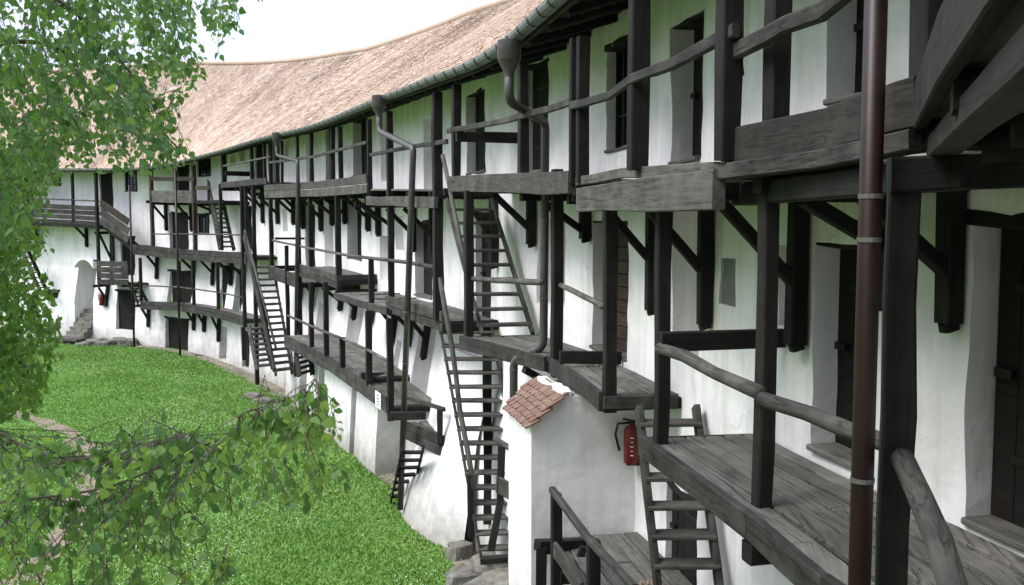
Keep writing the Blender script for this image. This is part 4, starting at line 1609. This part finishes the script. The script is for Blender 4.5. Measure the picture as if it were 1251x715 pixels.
# ramp flight with plank parapet T8 -> M7
TL, TR, BL, BR = D(124, 275, 1.1), D(134, 275, .5), D(160, 303, 1.1), D(172, 303, .5)
st = stair('far stair with sloping three plank parapet beside a downpipe', TL, TR, BL, BR, 7, .05, .2, .25, .05, MD)
for k in range(3):
    a_ = D(123, 243 + k * 10.5 + 5, 1.22); b_ = D(157, 266 + k * 11 + 5.5, 1.22)
    beam('parapet_board', a_, b_, .05, .38, MB if k == 0 else MKB, st, jit=.02)
bracket(st, 138.5, 286, 342, None, .85, .15)

# ------------------------------------------------------------------ wing wall with tiled coping
sW0 = near_s(Vector((1.7, 12.8, 0)))
sW1 = sW0 + 1.42
DWG = 1.50
WG = empty('wing_wall', W(sW0 + .4, DWG * .6, 0), 'white wing wall with small sloped cap of red tiles', 'wall')
v, f = [], []
ds_ = [-.1] + list(np.linspace(.1, 1.06, 8)) + list(np.linspace(1.12, DWG, 5))


def wing_top(d): return 4.42 if d <= 1.06 else 4.42 - (d - 1.06) * .85


zz_n = 14
rows_ = []
for (sW, flip) in ((sW0, 0), (sW1, 1)):
    for d in ds_:
        for k in range(zz_n):
            z = -.3 + (wing_top(d) + .3) * k / (zz_n - 1)
            e = .02 * mnoise.noise((d * 1.5, z * 1.2, 3 + flip))
            v.append(W(sW + e, d + .012 * mnoise.noise((z * 2, 1, flip)), z))
nd = len(ds_)
for q in (0, 1):
    o_ = q * nd * zz_n
    for i in range(nd - 1):
        for k in range(zz_n - 1):
            f.append((o_ + i * zz_n + k, o_ + (i + 1) * zz_n + k, o_ + (i + 1) * zz_n + k + 1, o_ + i * zz_n + k + 1))
for k in range(zz_n - 1):
    a_ = (nd - 1) * zz_n + k; b_ = nd * zz_n + (nd - 1) * zz_n + k
    f.append((a_, b_, b_ + 1, a_ + 1))
for i in range(nd - 1):
    a_ = i * zz_n + zz_n - 1; b_ = nd * zz_n + i * zz_n + zz_n - 1
    f.append((a_, b_, b_ + zz_n, a_ + zz_n))
link('wall', mesh_of('wing', v, f), None, WG, MPL)
# tiles: beaver tails in seven courses
tv = [(-.075, 0, 0), (-.045, .045, 0), (.045, .045, 0), (.075, 0, 0), (.075, -.2, -.0), (-.075, -.2, -.0)]
tvm = [Vector((a, b, .022)) for a, b, c in tv] + [Vector((a, b, 0)) for a, b, c in tv]
tf = [(0, 1, 2, 3, 4, 5), (11, 10, 9, 8, 7, 6)] + [(k, 6 + k, 6 + (k + 1) % 6, (k + 1) % 6) for k in range(6)]
tmesh = mesh_of('tile', tvm, [tuple(reversed(q)) for q in tf])
tmesh.materials.append(MTILE2)
T_, N_ = tangent(sW0 + .45), normal(sW0 + .45)
sl = Vector((N_.x, N_.y, -.85)).normalized()
for r_i in range(6):
    dpos = 1.17 + r_i * .079
    for k in range(10 + (r_i % 2)):
        so_ = sW0 - .07 + (k + .5 * (1 - r_i % 2)) * .157 + random.uniform(-.006, .006)
        if so_ > sW1 + .08: continue
        p = W(so_, dpos, wing_top(dpos) + .055 + random.uniform(0, .012))
        up_ = T_.cross(sl).normalized()
        if up_.z < 0: up_ = -up_
        y_ax = (sl + up_ * .2).normalized()
        x_ax = y_ax.cross(up_).normalized()
        z_ax = x_ax.cross(y_ax).normalized()
        M = Matrix(((x_ax.x, y_ax.x, z_ax.x, p.x), (x_ax.y, y_ax.y, z_ax.y, p.y), (x_ax.z, y_ax.z, z_ax.z, p.z), (0, 0, 0, 1)))
        M = M @ Matrix.Rotation(random.uniform(-.05, .05), 4, 'Z') @ Matrix.Rotation(random.uniform(-.04, .04), 4, 'X')
        link('tile', tmesh, M, WG)
# mortar fillet above the tiles
beam('mortar_fillet', W(sW0 - .01, 1.0, 4.43), W(sW1 + .01, 1.0, 4.43), .14, .12, MPL, WG, jit=.1, step=.2)


# ------------------------------------------------------------------ fire extinguishers
def extinguisher(p, nrm_, hgt, label):
    root = empty('fire_extinguisher', p, label, 'extinguisher')
    r = hgt * .19
    v, f = [], []
    pr = [(0, .75), (.02, 1), (.74, 1), (.82, .85), (.87, .45), (.90, .3)]
    nn = 14
    for (t, k) in pr:
        for j in range(nn):
            a_ = 2 * math.pi * j / nn
            v.append(p + Vector((math.cos(a_) * r * k, math.sin(a_) * r * k, t * hgt)))
    for i in range(len(pr) - 1):
        for j in range(nn):
            f.append((i * nn + j, i * nn + (j + 1) % nn, (i + 1) * nn + (j + 1) % nn, (i + 1) * nn + j))
    f.append(tuple(range(nn))[::-1]); f.append(tuple(range((len(pr) - 1) * nn, len(pr) * nn)))
    link('cylinder', mesh_of('cylinder', v, f, True), None, root, MRED)
    side = Vector((-nrm_.y, nrm_.x, 0))
    if side.x > 0: side = -side
    sweep('valve', [p + Z * hgt * .88, p + Z * hgt * .97], circ(r * .35, 8), MBLK, root)
    beam('handle', p + Z * hgt * .98 - side * r * .4, p + Z * hgt * 1.04 + side * r * 1.1, r * .3, r * .22, MBLK, root, step=9)
    sweep('hose', [p + Z * hgt * .93 + side * r * .3, p + side * r * 1.7 + Z * hgt * .9, p + side * r * 2.0 + Z * hgt * .65, p + side * r * 1.5 + Z * hgt * .28], circ(r * .16, 6), MBLK, root, smooth=True, up=Vector((.2, .9, .1)))
    beam('base_ring', p - Z * .012, p + Z * .012, r * 1.7, r * 1.7, MBLK, root, step=9)
    for k in range(5):
        zz = hgt * (.62 - k * .1)
        ww = (.2, .13, .22, .12, .18)[k] * r
        c_ = p + Z * zz + nrm_ * (r * 1.005)
        link('text_line', box_mesh('text_line', (-ww, -.002, -hgt * .010), (ww, .002, hgt * .010)), frame_at(c_, side, Z), root, MWHT)
    return root


pe = W(sW0 - .12, .55, 0)
pe = AT(772, 566, pe.y)
extinguisher(Vector((pe.x, pe.y, pe.z)), Vector((-.15, -1, 0))  .normalized(), .60, 'red fire extinguisher with black hose hung beside the open stair')
beam('bracket', pe + Vector((.02, .09, .3)), pe + Vector((.02, .20, .3)), .04, .04, MBLK, bpy.data.objects['fire_extinguisher'], step=9)
pf_ = D(124.5, 373, .14 + .33)
extinguisher(Vector((pf_.x, pf_.y, pf_.z)), normal(near_s(pf_)), .72, 'small red fire extinguisher on the far white wall by the arched niche')
pg_ = D(380.5, 412, .62)
# red tub on the low gallery behind posts
extinguisher(Vector((pg_.x, pg_.y, pg_.z)), normal(near_s(pg_)), .62, 'red fire extinguisher glimpsed between posts of the long low gallery')


# ------------------------------------------------------------------ stones at the foot
def stone(p, sx, sy, sz, seed, label, parent=None):
    r = random.Random(seed)
    v, f = [], []
    nu, nv = 10, 7
    for j in range(nv + 1):
        ph = -math.pi / 2 + math.pi * j / nv
        for i in range(nu):
            a_ = 2 * math.pi * i / nu
            q = Vector((math.cos(a_) * math.cos(ph), math.sin(a_) * math.cos(ph), math.sin(ph)))
            q = Vector([math.copysign(abs(c_) ** .42, c_) for c_ in q])
            k = 1 + .28 * mnoise.noise(q * 1.3 + Vector((seed * 3.7, 0, 0)))
            v.append(Vector((q.x * sx * k, q.y * sy * k, q.z * sz * k)))
    for j in range(nv):
        for i in range(nu):
            f.append((j * nu + i, j * nu + (i + 1) % nu, (j + 1) * nu + (i + 1) % nu, (j + 1) * nu + i))
    M = Matrix.Translation(p) @ Matrix.Rotation(r.random() * 3, 4, 'Z')
    return link('stone', mesh_of('stone', v, f), M, parent, MSTONE)


STB = empty('stone_footing', PZ(590, 700, .2), 'rough grey stone footing under the tall steep stair', 'stones')
for i, (px, py, z, a_, b_, c_) in enumerate(((572, 708, .05, .42, .3, .2), (606, 703, .12, .42, .35, .3), (562, 674, .1, .25, .2, .2), (545, 640, .1, .5, .3, .14), (530, 622, .1, .4, .25, .12), (600, 692, .2, .35, .3, .2), (590, 725, .1, .5, .4, .2), (626, 722, .3, .5, .5, .3))):
    stone(PZ(px, py, z), a_, b_, c_, i + 1, '', STB)
STC = empty('stone_footing', D(340, 462, 1.8), 'stone plinth blocks under the long open stair', 'stones')
for i, (px, py, d_) in enumerate(((309, 456, 1.9), (320, 458, 1.9), (333, 461, 1.9), (344, 461, 1.8))):
    q = D(px, py, d_)
    stone(Vector((q.x, q.y, .0)), .36, .3, .24, 20 + i, '', STC)
STD = empty('stone_footing', D(140, 412, 1), 'low stone mound before the far ground floor door', 'stones')
for i, (px, py, d_) in enumerate(((118, 412, 1.3), (130, 414, 1.2), (145, 411, .8), (156, 412, .9), (104, 416, 1.5))):
    q = D(px, py, d_)
    stone(Vector((q.x, q.y, q.z - .27)), .5, .4, .2, 40 + i, '', STD)

# gravel bed glimpsed through the near stair
n = 2200
s_ = near_s(Vector((2.0, 9.6, 0)))
X = rng.uniform(s_ - .9, s_ + 1.2, n); Dd = rng.uniform(.38, .75, n)
PX, PY = plan(X, Dd)
rr_ = .012 + .014 * rng.random(n)
Oo = np.c_[PX, PY, np.full(n, FL + .03) + .03 * rng.random(n)]
V = (Oo[:, None] + dirs[None] * rr_[:, None, None] * (1 + .3 * rng.random((n, 6, 1)))).reshape(-1, 3)
F3 = (np.arange(n)[:, None, None] * 6 + fo[None]).reshape(-1, 3)
tag(link('gravel', np_mesh('gravel', V, F3), None, None, MGRAV), 'brown gravel heaped on the low landing behind the stair treads', 'gravel', kind='stuff')

# ------------------------------------------------------------------ trees
LEAF_V = np.array([(0, 0, 0), (.16, .33, .05), (.36, .40, .07), (.66, .24, .04), (1, 0, -.06), (.66, -.24, .04), (.36, -.40, .07), (.16, -.33, .05), (.33, 0, -.01), (.66, 0, -.02)])
LEAF_F = [(0, 8, 1), (1, 8, 2), (2, 8, 9), (2, 9, 3), (3, 9, 4), (4, 9, 5), (5, 9, 6), (6, 9, 8), (6, 8, 7), (7, 8, 0)]


def inside(poly, x, y):
    c_ = False
    j = len(poly) - 1
    for i in range(len(poly)):
        xi, yi = poly[i]; xj, yj = poly[j]
        if (yi > y) != (yj > y) and x < (xj - xi) * (y - yi) / (yj - yi) + xi: c_ = not c_
        j = i
    return c_


def tree(name, label, cat, trunk_pts, trunk_r, limbs, twigs, leaf_len, leafmat, seed, droop=.7, per=9, nobj=300, extra=None):
    r = random.Random(seed)
    root = empty(name, trunk_pts[0], label, cat)
    tp = resample(trunk_pts, .8)
    sweep('trunk', tp, circ(trunk_r, 12), MBARK, root, smooth=True, up=Vector((0, 1, .01)), jit=.04,
          scales=[1.25 - .9 * i / (len(tp) - 1) for i in range(len(tp))])
    limb_pts = []
    for lp, lr in limbs:
        q = [Vector(p) for p in lp]
        C = spline(np.array([tuple(p) for p in q]), 8)
        pp = [Vector(c_) for c_ in C]
        sweep('limb', pp, circ(lr, 7), MBARK, root, smooth=True, up=Vector((.13, .31, .94)), scales=[1 - .8 * i / (len(pp) - 1) for i in range(len(pp))])
        limb_pts += pp
    lpn = np.array([tuple(p) for p in limb_pts])
    tv_, tf_ = [], []
    mats = []

    def stick(a, b, r0, r1):
        ax = (b - a)
        if ax.length < 1e-4: return
        ax.normalize()
        u = Vector((.3, .5, .8)).cross(ax).normalized(); w_ = ax.cross(u)
        b0 = len(tv_)
        for p, rad in ((a, r0), (b, r1)):
            for k in range(3):
                an = k * 2.094
                tv_.append(p + u * math.cos(an) * rad + w_ * math.sin(an) * rad)
        for k in range(3):
            tf_.append((b0 + k, b0 + (k + 1) % 3, b0 + 3 + (k + 1) % 3, b0 + 3 + k))
    for (E_, L, lsc) in twigs:
        S_ = E_ + Vector((r.uniform(-.45, .25) * L, r.uniform(-.4, .4) * L, r.uniform(.35, .8) * L))
        j = ((lpn - np.array(S_)) ** 2).sum(1).argmin()
        lp = limb_pts[j]
        if (lp - E_).length < .42: S_ = lp.copy()
        mid = S_.lerp(E_, .5) + Vector((r.uniform(-.1, .1) * L, r.uniform(-.1, .1) * L, r.uniform(.0, .18) * L))
        path = [S_.lerp(mid, t).lerp(mid.lerp(E_, t), t) for t in np.linspace(0, 1, 6)]
        for a, b in zip(path[:-1], path[1:]): stick(a, b, .0018, .0013)
        for k in range(per):
            t = (k + r.random()) / per
            i0 = min(4, int(t * 5)); fr = t * 5 - i0
            p = path[i0].lerp(path[i0 + 1], fr)
            az = r.random() * 2 * math.pi
            dirv = Vector((math.cos(az), math.sin(az), 0)) * r.uniform(.25, 1) + Vector((0, 0, -r.uniform(.25, 1.5) * droop))
            dirv.normalize()
            pet = p + dirv * leaf_len * .35 + Vector((0, 0, -leaf_len * .1))
            stick(p, pet, .0012, .0010)
            Ll = leaf_len * lsc * r.uniform(.55, 1.18)
            up_ = Vector((r.uniform(-.8, .8), r.uniform(-.8, .8), r.uniform(.1, 1)))
            sd_ = up_.cross(dirv)
            if sd_.length < .05: continue
            sd_.normalize(); uu = dirv.cross(sd_)
            wk = r.uniform(.82, 1.1)
            M = Matrix(((dirv.x * Ll, sd_.x * Ll * wk, uu.x * Ll * wk, pet.x), (dirv.y * Ll, sd_.y * Ll * wk, uu.y * Ll * wk, pet.y), (dirv.z * Ll, sd_.z * Ll * wk, uu.z * Ll * wk, pet.z), (0, 0, 0, 1)))
            mats.append(M)
    link('twigs', mesh_of('twigs', tv_, tf_), None, root, MBARK)
    # the leaves that show largest are parts, the rest one mass

    def show(M):
        p = M.translation
        px = CX + FPX * p.x / p.y; py = HOR - FPX * (p.z - EYE) / p.y
        vis = -20 < px < 1270 and -20 < py < 735
        return (p.y if vis else p.y + 100)
    mats.sort(key=show)
    lm = mesh_of('leaf', LEAF_V, LEAF_F, True)
    lm.materials.append(leafmat)
    for M in mats[:nobj]:
        link('leaf', lm, M, root)
    rest = mats[nobj:]
    if rest:
        A = np.array([[list(row) for row in M] for M in rest])
        V = np.einsum('nij,kj->nki', A[:, :3, :3], LEAF_V) + A[:, None, :3, 3]
        k = len(LEAF_V)
        F3 = (np.arange(len(rest))[:, None, None] * k + np.array(LEAF_F)[None]).reshape(-1, 3)
        V = V.reshape(-1, 3)
        if extra is not None:          # unseen foliage added beyond the left edge to block sky light
            V2, F2 = extra
            F3 = np.concatenate([F3, F2 + len(V)]); V = np.concatenate([V, V2])
        fm = np_mesh('foliage', V, F3)
        fm.polygons.foreach_set('use_smooth', [True] * len(fm.polygons))
        tag(link('foliage', fm, None, root, leafmat), kind='stuff')
    return root


def fill(poly, n_, y0, y1, L0, L1, seed, thinpoly=None, keep=1.0, lsc=1.0):
    r = random.Random(seed)
    xs = [p[0] for p in poly]; ys = [p[1] for p in poly]
    out = []
    while len(out) < n_:
        x_, y_ = r.uniform(min(xs), max(xs)), r.uniform(min(ys), max(ys))
        if not inside(poly, x_, y_): continue
        if thinpoly and inside(thinpoly, x_, y_) and r.random() > keep: continue
        out.append((AT(x_, y_, r.uniform(y0, y1)), r.uniform(L0, L1), lsc))
    return out


# upper birch boughs
poly_up = [(-80, -70), (330, -90), (318, -4), (292, 14), (290, 62), (262, 72), (238, 105), (228, 118), (205, 112), (188, 142), (206, 160), (238, 194), (212, 204), (165, 214), (110, 212), (76, 204), (60, 240), (30, 300), (-60, 320)]
thin_up = [(-40, 8), (62, 10), (82, 62), (40, 74), (-40, 66)]
tw1 = fill(poly_up, 950, 4.6, 7.8, .25, .6, 5, thin_up, .25)
limbs_up = [([(-4.6, 6.2, 8.6), (-3.6, 6.1, 9.3), (-2.6, 5.9, 9.2), (-1.7, 5.6, 8.7)], .03),
            ([(-4.6, 6.2, 7.6), (-3.4, 6.0, 8.3), (-2.7, 5.8, 8.1), (-2.1, 5.6, 7.5)], .028),
            ([(-4.6, 6.2, 7.2), (-3.6, 6.6, 8.0), (-3.0, 6.9, 7.9), (-2.4, 6.9, 7.3)], .025)]
# lower spray, close to the lens
poly_lo = [(-40, 540), (70, 528), (175, 503), (205, 492), (240, 540), (285, 528), (330, 482), (382, 462), (415, 475), (428, 530), (430, 585), (392, 608), (365, 625), (340, 618), (300, 618), (288, 650), (290, 690), (278, 760), (-40, 760)]
tw2 = fill(poly_lo, 255, 2.6, 3.8, .10, .26, 8, lsc=.76)
limbs_lo = [([(-4.3, 5.6, 5.6), (-2.6, 3.9, 6.1), AT(60, 556, 3.2), AT(150, 546, 3.1), AT(235, 530, 3.0)], .005),
            ([AT(-60, 620, 3.3), AT(110, 600, 3.15), AT(195, 570, 3.05), AT(240, 548, 3.0), AT(287, 528, 2.95), AT(296, 506, 2.95), AT(328, 495, 2.93), AT(362, 482, 2.9), AT(385, 462, 2.9)], .0052)]
# unseen foliage of the birch, widened outside the frame to shade the near wall
nC = 110000
rc_ = np.random.default_rng(4)
u_ = rc_.normal(size=(nC, 3)); u_ /= np.linalg.norm(u_, axis=1)[:, None]
P_ = np.array([-6.3, 4.0, 8.9]) + u_ * np.array([4.3, 7.5, 5.0]) * (rc_.random(nC) ** .45)[:, None]
clump = np.array([mnoise.noise((p[0] * .9, p[1] * .9, p[2] * .9)) for p in P_])
pxc = CX + FPX * P_[:, 0] / np.maximum(P_[:, 1], .05)
P_ = P_[(clump > -.22) & ((pxc < -25) | (P_[:, 1] < .1)) & (P_[:, 0] < -3.1)]
nC = len(P_)
a3 = rc_.normal(size=(nC, 3)) * np.array([.8, .8, .5]) + np.array([0, 0, -.6]); a3 /= np.linalg.norm(a3, axis=1)[:, None]
b3 = np.cross(a3, rc_.normal(size=(nC, 3))); b3 /= np.linalg.norm(b3, axis=1)[:, None]
c3_ = np.cross(a3, b3)
Lc = .085 * (.7 + .5 * rc_.random(nC))
lv, lf = LEAF_V[[0, 2, 4, 6]], np.array([(0, 1, 2), (0, 2, 3)])
Vc = P_[:, None] + (lv[None, :, 0:1] * a3[:, None] + lv[None, :, 1:2] * b3[:, None] + lv[None, :, 2:3] * c3_[:, None]) * Lc[:, None, None]
shade_crown = (Vc.reshape(-1, 3), (np.arange(nC)[:, None, None] * 4 + lf[None]).reshape(-1, 3))
tree('birch_tree', 'birch tree with drooping leafy boughs in the left foreground', 'tree',
     [Vector((-4.9, 6.2, -.1)), Vector((-4.85, 6.25, 3)), Vector((-4.6, 6.2, 6.5)), Vector((-4.5, 6.2, 9.5)), Vector((-4.3, 6.3, 12))], .17,
     limbs_up + limbs_lo, tw2 + tw1, .052, MLEAF, 21, .8, 11, extra=shade_crown)
# brighter tree behind, at the left edge
poly_c = [(-50, 185), (52, 190), (62, 208), (58, 225), (32, 250), (38, 276), (66, 302), (32, 322), (40, 352), (72, 382), (74, 402), (64, 432), (54, 468), (44, 505), (24, 515), (-50, 505)]
tw3 = fill(poly_c, 760, 7.8, 10.2, .2, .5, 9)
limbs_c = [([(-6.7, 9.6, 5.4), (-5.9, 9.2, 6.6), (-5.2, 8.9, 6.9), (-4.6, 8.7, 6.6)], .03), ([(-6.7, 9.6, 4.4), (-5.8, 9.2, 5.6), (-5.0, 8.8, 5.8), (-4.5, 8.7, 5.4)], .03)]
tree('young_tree', 'bright green leafy young tree at the left edge', 'tree',
     [Vector((-6.9, 9.6, -.1)), Vector((-6.8, 9.6, 3)), Vector((-6.7, 9.6, 5.5)), Vector((-6.6, 9.5, 8))], .12,
     limbs_c, tw3, .065, MLEAF2, 33, .8, 9)
